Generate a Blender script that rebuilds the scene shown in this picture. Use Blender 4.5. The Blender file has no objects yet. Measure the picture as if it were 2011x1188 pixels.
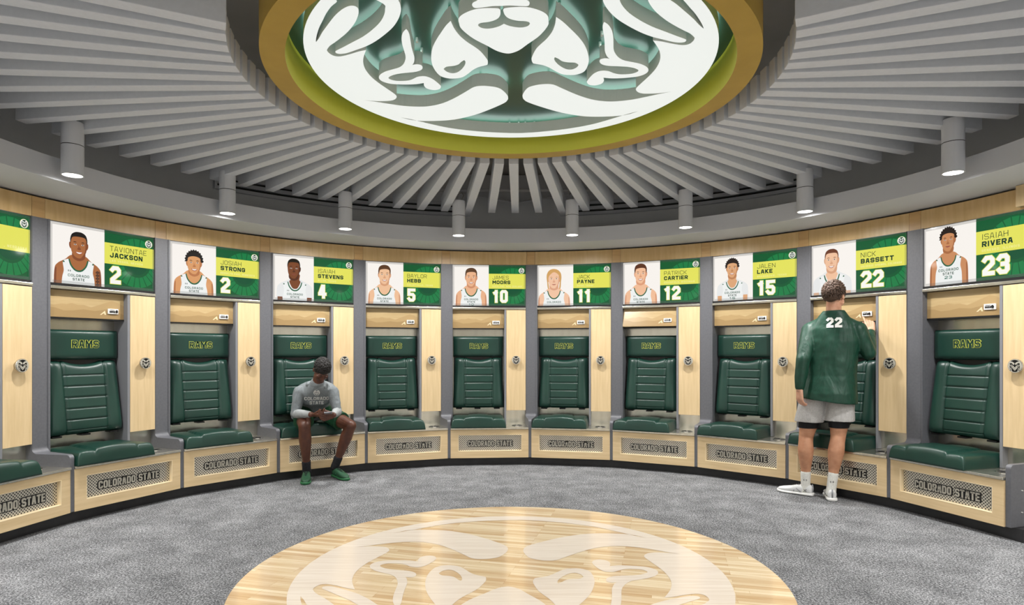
import bpy, bmesh, math, random
from math import sin, cos, tan, pi, radians, degrees, hypot, atan2
from mathutils import Vector, Matrix
from mathutils.geometry import tessellate_polygon, delaunay_2d_cdt
from mathutils.bvhtree import BVHTree

random.seed(7)
SC = bpy.context.scene
COL = SC.collection

# ------------------------------------------------------------------ camera
W_, H_ = 2011, 1188
F_PX, CX, CY, EYE = 1227.6, 1005.5, 688.5, 1.30
CAM = Vector((0.005, -3.654, EYE))
cd = bpy.data.cameras.new('camera'); cam = bpy.data.objects.new('camera', cd); COL.objects.link(cam)
cam.location = CAM; cam.rotation_euler = (pi / 2, 0, 0)
cd.sensor_fit = 'HORIZONTAL'; cd.sensor_width = 36.0; cd.lens = 36.0 * F_PX / W_
cd.shift_x = 0.0; cd.shift_y = (CY - H_ / 2) / W_
cd.clip_start = 0.05
SC.camera = cam
def at(x, y, d):                      # a point seen at photo position x, y standing d metres in front of the lens
    return Vector((CAM.x + (x - CX) / F_PX * d, CAM.y + d, EYE + (CY - y) / F_PX * d))

# ------------------------------------------------------------------ world, exposure
wd = bpy.data.worlds.new('world'); SC.world = wd; wd.use_nodes = True
wd.node_tree.nodes['Background'].inputs[0].default_value = (0.75, 0.78, 0.82, 1)
wd.node_tree.nodes['Background'].inputs[1].default_value = 0.0
SC.view_settings.view_transform = 'Standard'
SC.view_settings.look = 'None'
SC.view_settings.gamma = 1
SC.view_settings.use_curve_mapping = False
SC.view_settings.exposure = EXPOSURE = 0.0
SIGN_EMIT = .88          # face of the ceiling emblem
HALO_EMIT = 3.0          # its backlight
LAMP_W = 152.0            # each downlight
LAMP_DISC = 10.0

# ------------------------------------------------------------------ materials
def lin(h):
    h = h.lstrip('#'); o = []
    for i in (0, 2, 4):
        c = int(h[i:i + 2], 16) / 255
        o.append(c / 12.92 if c <= .04045 else ((c + .055) / 1.055) ** 2.4)
    return (o[0], o[1], o[2], 1)
def scl(c, k): return (c[0] * k, c[1] * k, c[2] * k, 1)
def new_mat(name):
    m = bpy.data.materials.new(name); m.use_nodes = True
    nt = m.node_tree; b = nt.nodes['Principled BSDF']
    return m, nt, b
def plain(name, col, rough=.5, metal=0, spec=.5, bump=0, bscale=200, coat=0):
    m, nt, b = new_mat(name)
    b.inputs['Base Color'].default_value = col if not isinstance(col, str) else lin(col)
    b.inputs['Roughness'].default_value = rough; b.inputs['Metallic'].default_value = metal
    b.inputs['Specular IOR Level'].default_value = spec
    b.inputs['Coat Weight'].default_value = coat
    tc = nt.nodes.new('ShaderNodeTexCoord'); n = nt.nodes.new('ShaderNodeTexNoise'); n.inputs['Scale'].default_value = bscale
    nt.links.new(tc.outputs['Object'], n.inputs['Vector'])
    if bump:
        bp = nt.nodes.new('ShaderNodeBump'); bp.inputs['Strength'].default_value = bump; bp.inputs['Distance'].default_value = .002
        nt.links.new(n.outputs['Fac'], bp.inputs['Height']); nt.links.new(bp.outputs['Normal'], b.inputs['Normal'])
    return m
def noise_mix(name, c1, c2, scale=(1, 1, 1), nscale=5, rough=.5, metal=0, bump=0, detail=4, lo=.35, hi=.65, rnd=0, spec=.5, rvar=0):
    m, nt, b = new_mat(name); N = nt.nodes; L = nt.links
    tc = N.new('ShaderNodeTexCoord'); mp = N.new('ShaderNodeMapping'); mp.inputs['Scale'].default_value = scale
    L.new(tc.outputs['Object'], mp.inputs['Vector'])
    if rnd:
        oi = N.new('ShaderNodeObjectInfo'); mm = N.new('ShaderNodeMath'); mm.operation = 'MULTIPLY'; mm.inputs[1].default_value = rnd
        L.new(oi.outputs['Random'], mm.inputs[0]); L.new(mm.outputs[0], mp.inputs['Location'])
    n = N.new('ShaderNodeTexNoise'); n.inputs['Scale'].default_value = nscale; n.inputs['Detail'].default_value = detail
    L.new(mp.outputs[0], n.inputs['Vector'])
    r = N.new('ShaderNodeValToRGB'); r.color_ramp.elements[0].position = lo; r.color_ramp.elements[1].position = hi
    r.color_ramp.elements[0].color = lin(c1) if isinstance(c1, str) else c1
    r.color_ramp.elements[1].color = lin(c2) if isinstance(c2, str) else c2
    L.new(n.outputs['Fac'], r.inputs[0]); L.new(r.outputs[0], b.inputs['Base Color'])
    b.inputs['Roughness'].default_value = rough; b.inputs['Metallic'].default_value = metal
    b.inputs['Specular IOR Level'].default_value = spec
    if rvar:
        mr = N.new('ShaderNodeMapRange'); mr.inputs['To Min'].default_value = rough - rvar; mr.inputs['To Max'].default_value = rough + rvar
        L.new(n.outputs['Fac'], mr.inputs['Value']); L.new(mr.outputs[0], b.inputs['Roughness'])
    if bump:
        bp = N.new('ShaderNodeBump'); bp.inputs['Strength'].default_value = bump; bp.inputs['Distance'].default_value = .003
        L.new(n.outputs['Fac'], bp.inputs['Height']); L.new(bp.outputs['Normal'], b.inputs['Normal'])
    return m
def lit(name, col, k=1.0, rough=.06):       # backlit printed panel behind clear glass
    m, nt, b = new_mat(name); c = lin(col) if isinstance(col, str) else col
    b.inputs['Base Color'].default_value = (0.01, 0.01, 0.01, 1)
    b.inputs['Roughness'].default_value = rough
    b.inputs['Specular IOR Level'].default_value = .3
    b.inputs['Emission Color'].default_value = c; b.inputs['Emission Strength'].default_value = k
    return m
def emit(name, col, k):
    m, nt, b = new_mat(name); c = lin(col) if isinstance(col, str) else col
    b.inputs['Base Color'].default_value = (.6, .6, .6, 1)
    b.inputs['Emission Color'].default_value = c; b.inputs['Emission Strength'].default_value = k
    b.inputs['Roughness'].default_value = .5
    return m

M = {}
M['maple_v'] = noise_mix('maple vertical grain', '#cdb388', '#dac198', (14, 14, 1), 3.2, rough=.38, bump=.05, rnd=7, lo=.3, hi=.7)
M['maple_h'] = noise_mix('maple horizontal grain', '#cdb388', '#dac198', (1, 14, 14), 3.2, rough=.38, bump=.05, rnd=7, lo=.3, hi=.7)
M['maple_lit_edge'] = plain('maple edge with painted light', '#ead6b0', .45)  # paler than the maple: bright light on the opening's rim put into colour
M['fascia'] = noise_mix('maple fascia', '#c6a571', '#d2b382', (12, 12, 1.2), 2.4, rough=.33, bump=.04, rnd=9, lo=.3, hi=.7)
M['fascia_b'] = noise_mix('maple fascia strip', '#bd9865', '#cda874', (1.2, 1.2, 14), 2.4, rough=.33, bump=.04, rnd=9, lo=.3, hi=.7)
M['box_wood'] = noise_mix('tan printed wood', '#ac9468', '#b9a27a', (1, 10, 12), 3, rough=.3, lo=.3, hi=.7)
M['ridge_far'] = plain('ridge print far', '#a88e64', .3)
M['ridge_near'] = plain('ridge print near', '#997f57', .3)
M['etch'] = plain('pale etched mark', '#d8c6a2', .35)
M['grey_lam'] = noise_mix('grey laminate', '#5d5e63', '#636469', (1, 1, 1), 60, rough=.42, bump=.02)
M['grey_edge'] = plain('grey laminate edge', '#7c7d82', .4)
M['dark_gap'] = plain('black gap', '#0b0b0c', .6)
M['kick'] = noise_mix('charcoal rubber kick', '#242426', '#2c2c2e', (1, 1, 1), 8, rough=.38)
M['leather'] = noise_mix('dark green leather', '#12322a', '#16392f', (1, 1, 1), 5, rough=.36, bump=.0, rvar=.04)
M['stitch'] = plain('yellow stitching', '#c9cc4e', .5)
M['steel'] = noise_mix('brushed stainless steel', '#cfccc0', '#dad7cb', (9, 1, .12), 2, rough=.22, metal=.9, rvar=.03, detail=1)
M['chrome'] = plain('polished metal', '#d8d8d8', .12, 1)
M['bolt'] = plain('dark bolt', '#2a2a2c', .4, .7)
M['silver_letter'] = plain('brushed silver letter', '#b5b1a5', .35, .2)
M['black'] = plain('satin black', '#121214', .4)
M['white_enamel'] = plain('white enamel', '#e9e9e6', .35)
M['ceil_grey'] = noise_mix('grey ceiling paint', '#c6c9d0', '#cacdd4', (1, 1, 1), 12, rough=.75)
M['fin'] = noise_mix('grey felt fin', '#d2d6de', '#d6dae2', (1, 1, 1), 40, rough=.8)
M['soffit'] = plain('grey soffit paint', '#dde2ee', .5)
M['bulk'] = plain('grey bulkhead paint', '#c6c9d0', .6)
M['plenum'] = noise_mix('dark grey deck paint', '#a5a5a3', '#b0b0ae', (1, 1, 1), 3, rough=.8)
M['upper_wall'] = plain('grey upper wall paint', '#dcdee2', .7)
M['gold_shaded'] = noise_mix('gold paint', '#b0913a', '#b89840', (1, 1, 1), 6, rough=.45)  # browner copy: weaker light on the ring's underside put into the colour
M['gold_lit'] = plain('gold tinted by letter glow', '#c6c43e', .5)  # same ring paint, lime tint stands for the letters' glow on it
M['sign_back'] = plain('deep green glossy panel', '#204a3e', .32)
M['sign_side'] = plain('pale grey return', '#e3eae7', .45)
M['sign_face'] = emit('white lit acrylic', '#f3f7f3', SIGN_EMIT); M['sign_face'].node_tree.nodes['Principled BSDF'].inputs['Base Color'].default_value = (.12, .12, .12, 1)
M['halo'] = emit('rear halo light', '#e6fff6', HALO_EMIT)
M['peg'] = plain('white peg', '#e8ece8', .4)
M['lamp_body'] = plain('light grey lamp paint', '#cacdd4', .5)
M['lamp_disc'] = emit('downlight lens', '#fffaf0', LAMP_DISC)
M['cord'] = plain('pale cord', '#a8a6a0', .6)
M['wall_paint'] = plain('off white wall paint', '#e6e3dc', .7)
M['knob_black'] = plain('black enamel', '#151517', .25)

def carpet_mat():
    m, nt, b = new_mat('grey flecked carpet'); N = nt.nodes; L = nt.links
    tc = N.new('ShaderNodeTexCoord')
    n1 = N.new('ShaderNodeTexNoise'); n1.inputs['Scale'].default_value = 95; n1.inputs['Detail'].default_value = 6; n1.inputs['Roughness'].default_value = .75
    n2 = N.new('ShaderNodeTexNoise'); n2.inputs['Scale'].default_value = 4; n2.inputs['Detail'].default_value = 5; n2.inputs['Roughness'].default_value = .7
    v = N.new('ShaderNodeTexVoronoi'); v.inputs['Scale'].default_value = 210
    for n in (n1, n2, v): L.new(tc.outputs['Object'], n.inputs['Vector'])
    a = N.new('ShaderNodeMath'); a.operation = 'MULTIPLY_ADD'; a.inputs[1].default_value = .22; L.new(n2.outputs['Fac'], a.inputs[0]); L.new(n1.outputs['Fac'], a.inputs[2])
    a2 = N.new('ShaderNodeMath'); a2.operation = 'MULTIPLY_ADD'; a2.inputs[1].default_value = -.16; L.new(v.outputs['Distance'], a2.inputs[0]); L.new(a.outputs[0], a2.inputs[2])
    r = N.new('ShaderNodeValToRGB'); e = r.color_ramp.elements
    e[0].position = .42; e[0].color = lin('#37383a'); e[1].position = .68; e[1].color = lin('#babbbd')
    k = e.new(.55); k.color = lin('#77787a')
    L.new(a2.outputs[0], r.inputs[0]); L.new(r.outputs[0], b.inputs['Base Color'])
    b.inputs['Roughness'].default_value = .95; b.inputs['Specular IOR Level'].default_value = .1
    bp = N.new('ShaderNodeBump'); bp.inputs['Strength'].default_value = .5; bp.inputs['Distance'].default_value = .004
    L.new(n1.outputs['Fac'], bp.inputs['Height']); L.new(bp.outputs['Normal'], b.inputs['Normal'])
    return m
M['carpet'] = carpet_mat()
def court_mat():
    m, nt, b = new_mat('varnished maple court floor'); N = nt.nodes; L = nt.links
    tc = N.new('ShaderNodeTexCoord'); mp = N.new('ShaderNodeMapping'); mp.inputs['Rotation'].default_value = (0, 0, radians(14))
    L.new(tc.outputs['Object'], mp.inputs['Vector'])
    br = N.new('ShaderNodeTexBrick'); br.inputs['Scale'].default_value = 1
    br.inputs['Brick Width'].default_value = .62; br.inputs['Row Height'].default_value = .038; br.inputs['Mortar Size'].default_value = .0006
    br.inputs['Bias'].default_value = -.15; br.offset = .37; br.offset_frequency = 3; br.squash = 1.3; br.squash_frequency = 5
    br.inputs['Color1'].default_value = lin('#ecd9b8'); br.inputs['Color2'].default_value = lin('#c8a577'); br.inputs['Mortar'].default_value = lin('#b08a5a')
    L.new(mp.outputs[0], br.inputs['Vector'])
    mp2 = N.new('ShaderNodeMapping'); mp2.inputs['Scale'].default_value = (1, 22, 1); L.new(mp.outputs[0], mp2.inputs['Vector'])
    n = N.new('ShaderNodeTexNoise'); n.inputs['Scale'].default_value = 2.2; n.inputs['Detail'].default_value = 6; L.new(mp2.outputs[0], n.inputs['Vector'])
    mx = N.new('ShaderNodeMix'); mx.data_type = 'RGBA'; mx.blend_type = 'MULTIPLY'; mx.inputs[0].default_value = .8
    r = N.new('ShaderNodeValToRGB'); r.color_ramp.elements[0].position = .3; r.color_ramp.elements[0].color = (.80, .70, .56, 1); r.color_ramp.elements[1].position = .55; r.color_ramp.elements[1].color = (1, 1, 1, 1)
    L.new(n.outputs['Fac'], r.inputs[0]); L.new(br.outputs['Color'], mx.inputs[6]); L.new(r.outputs[0], mx.inputs[7])
    L.new(mx.outputs[2], b.inputs['Base Color'])
    b.inputs['Roughness'].default_value = .16; b.inputs['Specular IOR Level'].default_value = .5
    b.inputs['Coat Weight'].default_value = .5; b.inputs['Coat Roughness'].default_value = .08
    return m
M['court'] = court_mat()
M['court_paint'] = noise_mix('translucent white court paint', '#d9cbbb', '#e3d8ca', (1, 22, 1), 2.2, rough=.16)
def perf_mat():
    m, nt, b = new_mat('perforated steel'); N = nt.nodes; L = nt.links
    tc = N.new('ShaderNodeTexCoord'); sp = N.new('ShaderNodeSeparateXYZ'); L.new(tc.outputs['Object'], sp.inputs[0])
    def dots(ox, oz):
        outs = []
        for ch, off in (('X', ox), ('Z', oz)):
            a = N.new('ShaderNodeMath'); a.operation = 'MULTIPLY_ADD'; a.inputs[1].default_value = 1 / .0235; a.inputs[2].default_value = off
            L.new(sp.outputs[ch], a.inputs[0])
            f = N.new('ShaderNodeMath'); f.operation = 'FRACT'; L.new(a.outputs[0], f.inputs[0])
            s = N.new('ShaderNodeMath'); s.operation = 'SUBTRACT'; s.inputs[1].default_value = .5; L.new(f.outputs[0], s.inputs[0])
            q = N.new('ShaderNodeMath'); q.operation = 'MULTIPLY'; L.new(s.outputs[0], q.inputs[0]); L.new(s.outputs[0], q.inputs[1])
            outs.append(q)
        ad = N.new('ShaderNodeMath'); ad.operation = 'ADD'; L.new(outs[0].outputs[0], ad.inputs[0]); L.new(outs[1].outputs[0], ad.inputs[1])
        return ad
    d1 = dots(40, 40); d2 = dots(40.5, 40.5)
    mn = N.new('ShaderNodeMath'); mn.operation = 'MINIMUM'; L.new(d1.outputs[0], mn.inputs[0]); L.new(d2.outputs[0], mn.inputs[1])
    lt = N.new('ShaderNodeMath'); lt.operation = 'LESS_THAN'; lt.inputs[1].default_value = .043; L.new(mn.outputs[0], lt.inputs[0])
    mx = N.new('ShaderNodeMix'); mx.data_type = 'RGBA'; L.new(lt.outputs[0], mx.inputs[0])
    mx.inputs[6].default_value = lin('#dcd7ca'); mx.inputs[7].default_value = lin('#060606'); L.new(mx.outputs[2], b.inputs['Base Color'])
    iv = N.new('ShaderNodeMath'); iv.operation = 'MULTIPLY_ADD'; iv.inputs[1].default_value = -.7; iv.inputs[2].default_value = .7; L.new(lt.outputs[0], iv.inputs[0]); L.new(iv.outputs[0], b.inputs['Metallic'])
    rr = N.new('ShaderNodeMath'); rr.operation = 'MULTIPLY_ADD'; rr.inputs[1].default_value = .6; rr.inputs[2].default_value = .32; L.new(lt.outputs[0], rr.inputs[0]); L.new(rr.outputs[0], b.inputs['Roughness'])
    return m
M['perf'] = perf_mat()

# ------------------------------------------------------------------ scene graph helpers
def tag(o, label=None, cat=None, group=None, kind=None):
    if label: o['label'] = label
    if cat: o['category'] = cat
    if group: o['group'] = group
    if kind: o['kind'] = kind
    return o
def empty(name, label, cat, loc=(0, 0, 0), rz=0, group=None):
    o = bpy.data.objects.new(name, None); COL.objects.link(o); o.empty_display_size = .1
    o.location = loc; o.rotation_euler = (0, 0, rz)
    return tag(o, label, cat, group)
def link(name, me, parent=None, mats=None, smooth=False):
    if isinstance(me, bmesh.types.BMesh):
        m2 = bpy.data.meshes.new(name); me.to_mesh(m2); me.free(); me = m2
    if mats:
        if not isinstance(mats, (list, tuple)): mats = [mats]
        for m in mats: me.materials.append(M[m] if isinstance(m, str) else m)
    if smooth:
        for p in me.polygons: p.use_smooth = True
    o = bpy.data.objects.new(name, me); COL.objects.link(o)
    if parent: o.parent = parent
    return o
def copy_tree(o, parent=None, done=None):
    c = o.copy(); COL.objects.link(c); c.parent = parent
    for ch in list(o.children): copy_tree(ch, c)
    return c

# ------------------------------------------------------------------ mesh helpers
def box(bm, x0, x1, y0, y1, z0, z1, bev=0, mi=0):
    vs = [bm.verts.new(p) for p in ((x0, y0, z0), (x1, y0, z0), (x1, y1, z0), (x0, y1, z0), (x0, y0, z1), (x1, y0, z1), (x1, y1, z1), (x0, y1, z1))]
    fs = [bm.faces.new([vs[i] for i in f]) for f in ((0, 3, 2, 1), (4, 5, 6, 7), (0, 1, 5, 4), (1, 2, 6, 5), (2, 3, 7, 6), (3, 0, 4, 7))]
    for f in fs: f.material_index = mi
    if bev:
        es = list({e for f in fs for e in f.edges})
        r = bmesh.ops.bevel(bm, geom=es, offset=bev, segments=2, affect='EDGES', profile=.6)
        for f in r['faces']: f.material_index = mi
    return fs
def boxes(*bs, bev=0):
    bm = bmesh.new()
    for b in bs: box(bm, *b[:6], bev=bev, mi=b[6] if len(b) > 6 else 0)
    return bm
def lathe(bm, prof, a0=0, a1=2 * pi, n=96, closed=True, mi=0):      # prof: (r, z); angle measured from +Y towards +X
    full = abs(a1 - a0 - 2 * pi) < 1e-6
    rows = []
    for i in range(n if full else n + 1):
        a = a0 + (a1 - a0) * i / n
        rows.append([bm.verts.new((r * sin(a), r * cos(a), z)) for r, z in prof])
    m = len(prof); cnt = len(rows)
    for i in range(cnt if full else cnt - 1):
        A, B = rows[i], rows[(i + 1) % cnt]
        for j in range(m if closed else m - 1):
            k = (j + 1) % m
            f = bm.faces.new((A[j], B[j], B[k], A[k])); f.material_index = mi
    if closed and not full:
        bm.faces.new(rows[0]); bm.faces.new(list(reversed(rows[-1])))
    return bm
def zcyl(bm, cx, cy, z0, z1, r, n=32, mi=0, r1=None):
    r1 = r if r1 is None else r1
    A = [bm.verts.new((cx + r * cos(2 * pi * i / n), cy + r * sin(2 * pi * i / n), z0)) for i in range(n)]
    B = [bm.verts.new((cx + r1 * cos(2 * pi * i / n), cy + r1 * sin(2 * pi * i / n), z1)) for i in range(n)]
    for i in range(n):
        f = bm.faces.new((A[i], A[(i + 1) % n], B[(i + 1) % n], B[i])); f.material_index = mi; f.smooth = True
    f = bm.faces.new(list(reversed(A))); f.material_index = mi
    f = bm.faces.new(B); f.material_index = mi
def ycyl(bm, cx, cz, y0, y1, r, n=32, mi=0, r1=None):      # axis along local y; y0 is the front
    r1 = r if r1 is None else r1
    A = [bm.verts.new((cx + r * cos(2 * pi * i / n), y0, cz + r * sin(2 * pi * i / n))) for i in range(n)]
    B = [bm.verts.new((cx + r1 * cos(2 * pi * i / n), y1, cz + r1 * sin(2 * pi * i / n))) for i in range(n)]
    for i in range(n):
        f = bm.faces.new((A[i], B[i], B[(i + 1) % n], A[(i + 1) % n])); f.material_index = mi; f.smooth = True
    f = bm.faces.new(A); f.material_index = mi
    f = bm.faces.new(list(reversed(B))); f.material_index = mi
def tube(bm, pts, r, n=8):
    pts = [Vector(p) for p in pts]; rows = []
    for i, p in enumerate(pts):
        t = (pts[min(i + 1, len(pts) - 1)] - pts[max(i - 1, 0)]).normalized()
        u = t.cross(Vector((.3, .2, 1))).normalized(); v = t.cross(u)
        rows.append([bm.verts.new(p + r * (cos(2 * pi * k / n) * u + sin(2 * pi * k / n) * v)) for k in range(n)])
    for a, b in zip(rows, rows[1:]):
        for k in range(n): bm.faces.new((a[k], a[(k + 1) % n], b[(k + 1) % n], b[k])).smooth = True
    bm.faces.new(list(reversed(rows[0]))); bm.faces.new(rows[-1])
# flat polygons: outline lists in 2D, pushed out to a thickness; place(a, b, depth) gives the 3D point
def prism(bm, outlines, place, d0, d1, mi=0, side_mi=None, back_mi=None):
    if side_mi is None: side_mi = mi
    if back_mi is None: back_mi = side_mi
    flat = [p for o in outlines for p in o]
    tris = tessellate_polygon([[Vector((p[0], p[1], 0)) for p in o] for o in outlines])
    F = [bm.verts.new(place(p[0], p[1], d0)) for p in flat]
    if d1 is None:
        for t in tris:
            try: bm.faces.new([F[i] for i in t]).material_index = mi
            except ValueError: pass
        return
    B = [bm.verts.new(place(p[0], p[1], d1)) for p in flat]
    for t in tris:
        try:
            bm.faces.new([F[i] for i in t]).material_index = mi
            bm.faces.new([B[i] for i in reversed(t)]).material_index = back_mi
        except ValueError: pass
    k = 0
    for o in outlines:
        n = len(o)
        for i in range(n):
            j = (i + 1) % n
            bm.faces.new((F[k + i], F[k + j], B[k + j], B[k + i])).material_index = side_mi
        k += n
def spline(pts, corners=(), sub=4):                        # closed Catmull-Rom outline that keeps the listed corner indices sharp
    n = len(pts); out = []
    P = [Vector((p[0], p[1])) for p in pts]
    for i in range(n):
        p0, p1, p2, p3 = P[i - 1], P[i], P[(i + 1) % n], P[(i + 2) % n]
        if i in corners: p0 = p1 - (p2 - p1) * .5
        if (i + 1) % n in corners: p3 = p2 + (p2 - p1) * .5
        for s in range(sub):
            t = s / sub
            q = .5 * ((2 * p1) + (-p0 + p2) * t + (2 * p0 - 5 * p1 + 4 * p2 - p3) * t * t + (-p0 + 3 * p1 - 3 * p2 + p3) * t ** 3)
            out.append((q.x, q.y))
    return out
def circle(cx, cy, r, n=48, rz=None):
    rz = rz or r
    return [(cx + r * cos(2 * pi * i / n), cy + rz * sin(2 * pi * i / n)) for i in range(n)]

# ------------------------------------------------------------------ block lettering (chamfered strokes)
G = {
 'A': [(2, [(0, 0), (.36, 1)]), (2, [(1, 0), (.64, 1)]), (0, [(.40, 1), (.60, 1)]), (0, [(.24, .3), (.76, .3)])],
 'B': [(1, [(0, 0), (0, 1), (.8, 1), (1, .86), (1, .66), (.86, .52), (1, .38), (1, .14), (.8, 0)]), (0, [(.1, .52), (.8, .52)])],
 'C': [(0, [(1, .80), (1, .86), (.78, 1), (.22, 1), (0, .86), (0, .14), (.22, 0), (.78, 0), (1, .14), (1, .20)])],
 'D': [(1, [(0, 0), (0, 1), (.78, 1), (1, .86), (1, .14), (.78, 0)])],
 'E': [(0, [(1, 1), (0, 1), (0, 0), (1, 0)]), (0, [(.1, .5), (.85, .5)])],
 'F': [(0, [(1, 1), (0, 1), (0, 0)]), (0, [(.1, .48), (.85, .48)])],
 'G': [(0, [(1, .82), (1, .86), (.78, 1), (.22, 1), (0, .86), (0, .14), (.22, 0), (.78, 0), (1, .14), (1, .46), (.6, .46)])],
 'H': [(0, [(0, 0), (0, 1)]), (0, [(1, 0), (1, 1)]), (0, [(.1, .5), (.9, .5)])],
 'I': [(0, [(.5, 0), (.5, 1)])],
 'J': [(0, [(1, 1), (1, .14), (.78, 0), (.25, 0), (.05, .14), (.05, .25)])],
 'K': [(0, [(0, 0), (0, 1)]), (2, [(1, 1), (.15, .42)]), (2, [(.35, .5), (1, 0)])],
 'L': [(0, [(0, 1), (0, 0), (1, 0)])],
 'M': [(0, [(0, 0), (0, 1)]), (0, [(1, 0), (1, 1)]), (2, [(0, 1), (.5, .28)]), (2, [(1, 1), (.5, .28)])],
 'N': [(0, [(0, 0), (0, 1)]), (0, [(1, 0), (1, 1)]), (2, [(0, 1), (1, 0)])],
 'O': [(1, [(0, .14), (0, .86), (.22, 1), (.78, 1), (1, .86), (1, .14), (.78, 0), (.22, 0)])],
 'P': [(0, [(0, 0), (0, 1), (.8, 1), (1, .86), (1, .56), (.8, .42), (.1, .42)])],
 'R': [(0, [(0, 0), (0, 1), (.8, 1), (1, .86), (1, .58), (.8, .44), (.1, .44)]), (2, [(.55, .44), (1, 0)])],
 'S': [(0, [(1, .87), (.80, 1), (.20, 1), (0, .87), (0, .63), (.20, .5), (.80, .5), (1, .37), (1, .13), (.80, 0), (.20, 0), (0, .13)])],
 'T': [(0, [(0, 1), (1, 1)]), (0, [(.5, .95), (.5, 0)])],
 'U': [(0, [(0, 1), (0, .14), (.22, 0), (.78, 0), (1, .14), (1, 1)])],
 'V': [(2, [(0, 1), (.5, 0)]), (2, [(1, 1), (.5, 0)])],
 'W': [(2, [(0, 1), (.25, 0)]), (2, [(.5, .85), (.25, 0)]), (2, [(.5, .85), (.75, 0)]), (2, [(1, 1), (.75, 0)])],
 'X': [(2, [(0, 0), (1, 1)]), (2, [(1, 0), (0, 1)])],
 'Y': [(2, [(0, 1), (.5, .45)]), (2, [(1, 1), (.5, .45)]), (0, [(.5, .5), (.5, 0)])],
 'Z': [(0, [(0, 1), (1, 1)]), (0, [(0, 0), (1, 0)]), (2, [(0, 0), (1, 1)])],
 ',': [(0, [(.3, .06), (.15, -.12)])],
 '0': [(1, [(0, .12), (0, .88), (.22, 1), (.78, 1), (1, .88), (1, .12), (.78, 0), (.22, 0)])],
 '1': [(0, [(.62, 0), (.62, 1)]), (0, [(.12, .84), (.60, .93)])],
 '2': [(0, [(0, .86), (.22, 1), (.78, 1), (1, .86), (1, .62), (0, .16), (0, 0), (1, 0)])],
 '3': [(0, [(0, .86), (.22, 1), (.78, 1), (1, .86), (1, .64), (.86, .5), (1, .36), (1, .14), (.78, 0), (.22, 0), (0, .14)]), (0, [(.45, .5), (.8, .5)])],
 '4': [(0, [(.72, 0), (.72, 1)]), (2, [(.62, 1), (0, .30)]), (0, [(0, .27), (1, .27)])],
 '5': [(0, [(1, 1), (0, 1), (0, .56), (.78, .56), (1, .43), (1, .13), (.78, 0), (.22, 0), (0, .14)])],
}
NARROW = {'I': .34, ',': .34, ' ': .55, '1': .8, 'L': .88, 'E': .9, 'J': .92, 'M': 1.18, 'W': 1.25, 'N': 1.02, 'T': .95}
def stroke_quads(pts, h, closed):
    P = [Vector(p) for p in pts]; n = len(P)
    if not closed:
        P[0] = P[0] - (P[1] - P[0]).normalized() * h; P[-1] = P[-1] + (P[-1] - P[-2]).normalized() * h
    Ls, Rs = [], []
    for i in range(n):
        a = P[i - 1] if (closed or i) else None
        b = P[(i + 1) % n] if (closed or i < n - 1) else None
        d1 = (P[i] - a).normalized() if a is not None else None
        d2 = (b - P[i]).normalized() if b is not None else None
        if d1 is None: d1 = d2
        if d2 is None: d2 = d1
        n1 = Vector((-d1.y, d1.x)); n2 = Vector((-d2.y, d2.x)); m = (n1 + n2)
        if m.length < 1e-3: m = n1
        m.normalize(); k = h / max(.6, m.dot(n1))
        Ls.append(P[i] + m * k); Rs.append(P[i] - m * k)
    return [(Ls[i], Ls[(i + 1) % n], Rs[(i + 1) % n], Rs[i]) for i in range(n if closed else n - 1)]
def text_width(txt, cw, gap): return sum(cw * NARROW.get(c, 1) + gap for c in txt) - gap
def text(bm, txt, x0, z0, height, cw, t, gap, place, d0, d1=None, grow=0, mi=0, width=None, align=0, slant=0):
    w0 = text_width(txt, cw, gap)
    if width: k = width / w0; cw *= k; gap *= k; w0 = width
    x = x0 - w0 * align
    for c in txt:
        w = cw * NARROW.get(c, 1)
        for closed, pts in G.get(c, []):
            q = [Vector((x + t / 2 + px * (w - t), z0 + t / 2 + pz * (height - t))) for px, pz in pts]
            if c in 'I': q = [Vector((x + w / 2, p.y)) for p in q]
            hh_ = t / 2 + grow
            if closed == 2:            # slanting stroke cut off level with the letter's top and foot
                p_, q_ = q; ln = (q_ - p_).length; hx = min(hh_ * ln / max(abs(q_.y - p_.y), 1e-6), hh_ * 2.2); s_ = 1 if q_.y > p_.y else -1
                dv = (q_ - p_) / max(abs(q_.y - p_.y), 1e-6) * hh_
                if pts[0][1] in (0, 1): p_ = Vector((p_.x, p_.y - s_ * hh_))
                if pts[1][1] in (0, 1): q_ = Vector((q_.x, q_.y + s_ * hh_))
                quads = [(p_ - Vector((hx, 0)), p_ + Vector((hx, 0)), q_ + Vector((hx, 0)), q_ - Vector((hx, 0)))]
            else: quads = stroke_quads(q, hh_, bool(closed))
            for qd in quads:
                pl = [(v.x, v.y) for v in qd]
                ar = sum(pl[i][0] * pl[(i + 1) % 4][1] - pl[(i + 1) % 4][0] * pl[i][1] for i in range(4))
                if ar < 0: pl.reverse()
                F = [bm.verts.new(place(p[0], p[1], d0)) for p in pl]
                bm.faces.new(F).material_index = mi
                if d1 is not None:
                    B = [bm.verts.new(place(p[0], p[1], d1)) for p in pl]
                    for i in range(4):
                        j = (i + 1) % 4
                        bm.faces.new((F[i], F[j], B[j], B[i])).material_index = mi
        x += w + gap
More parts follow.
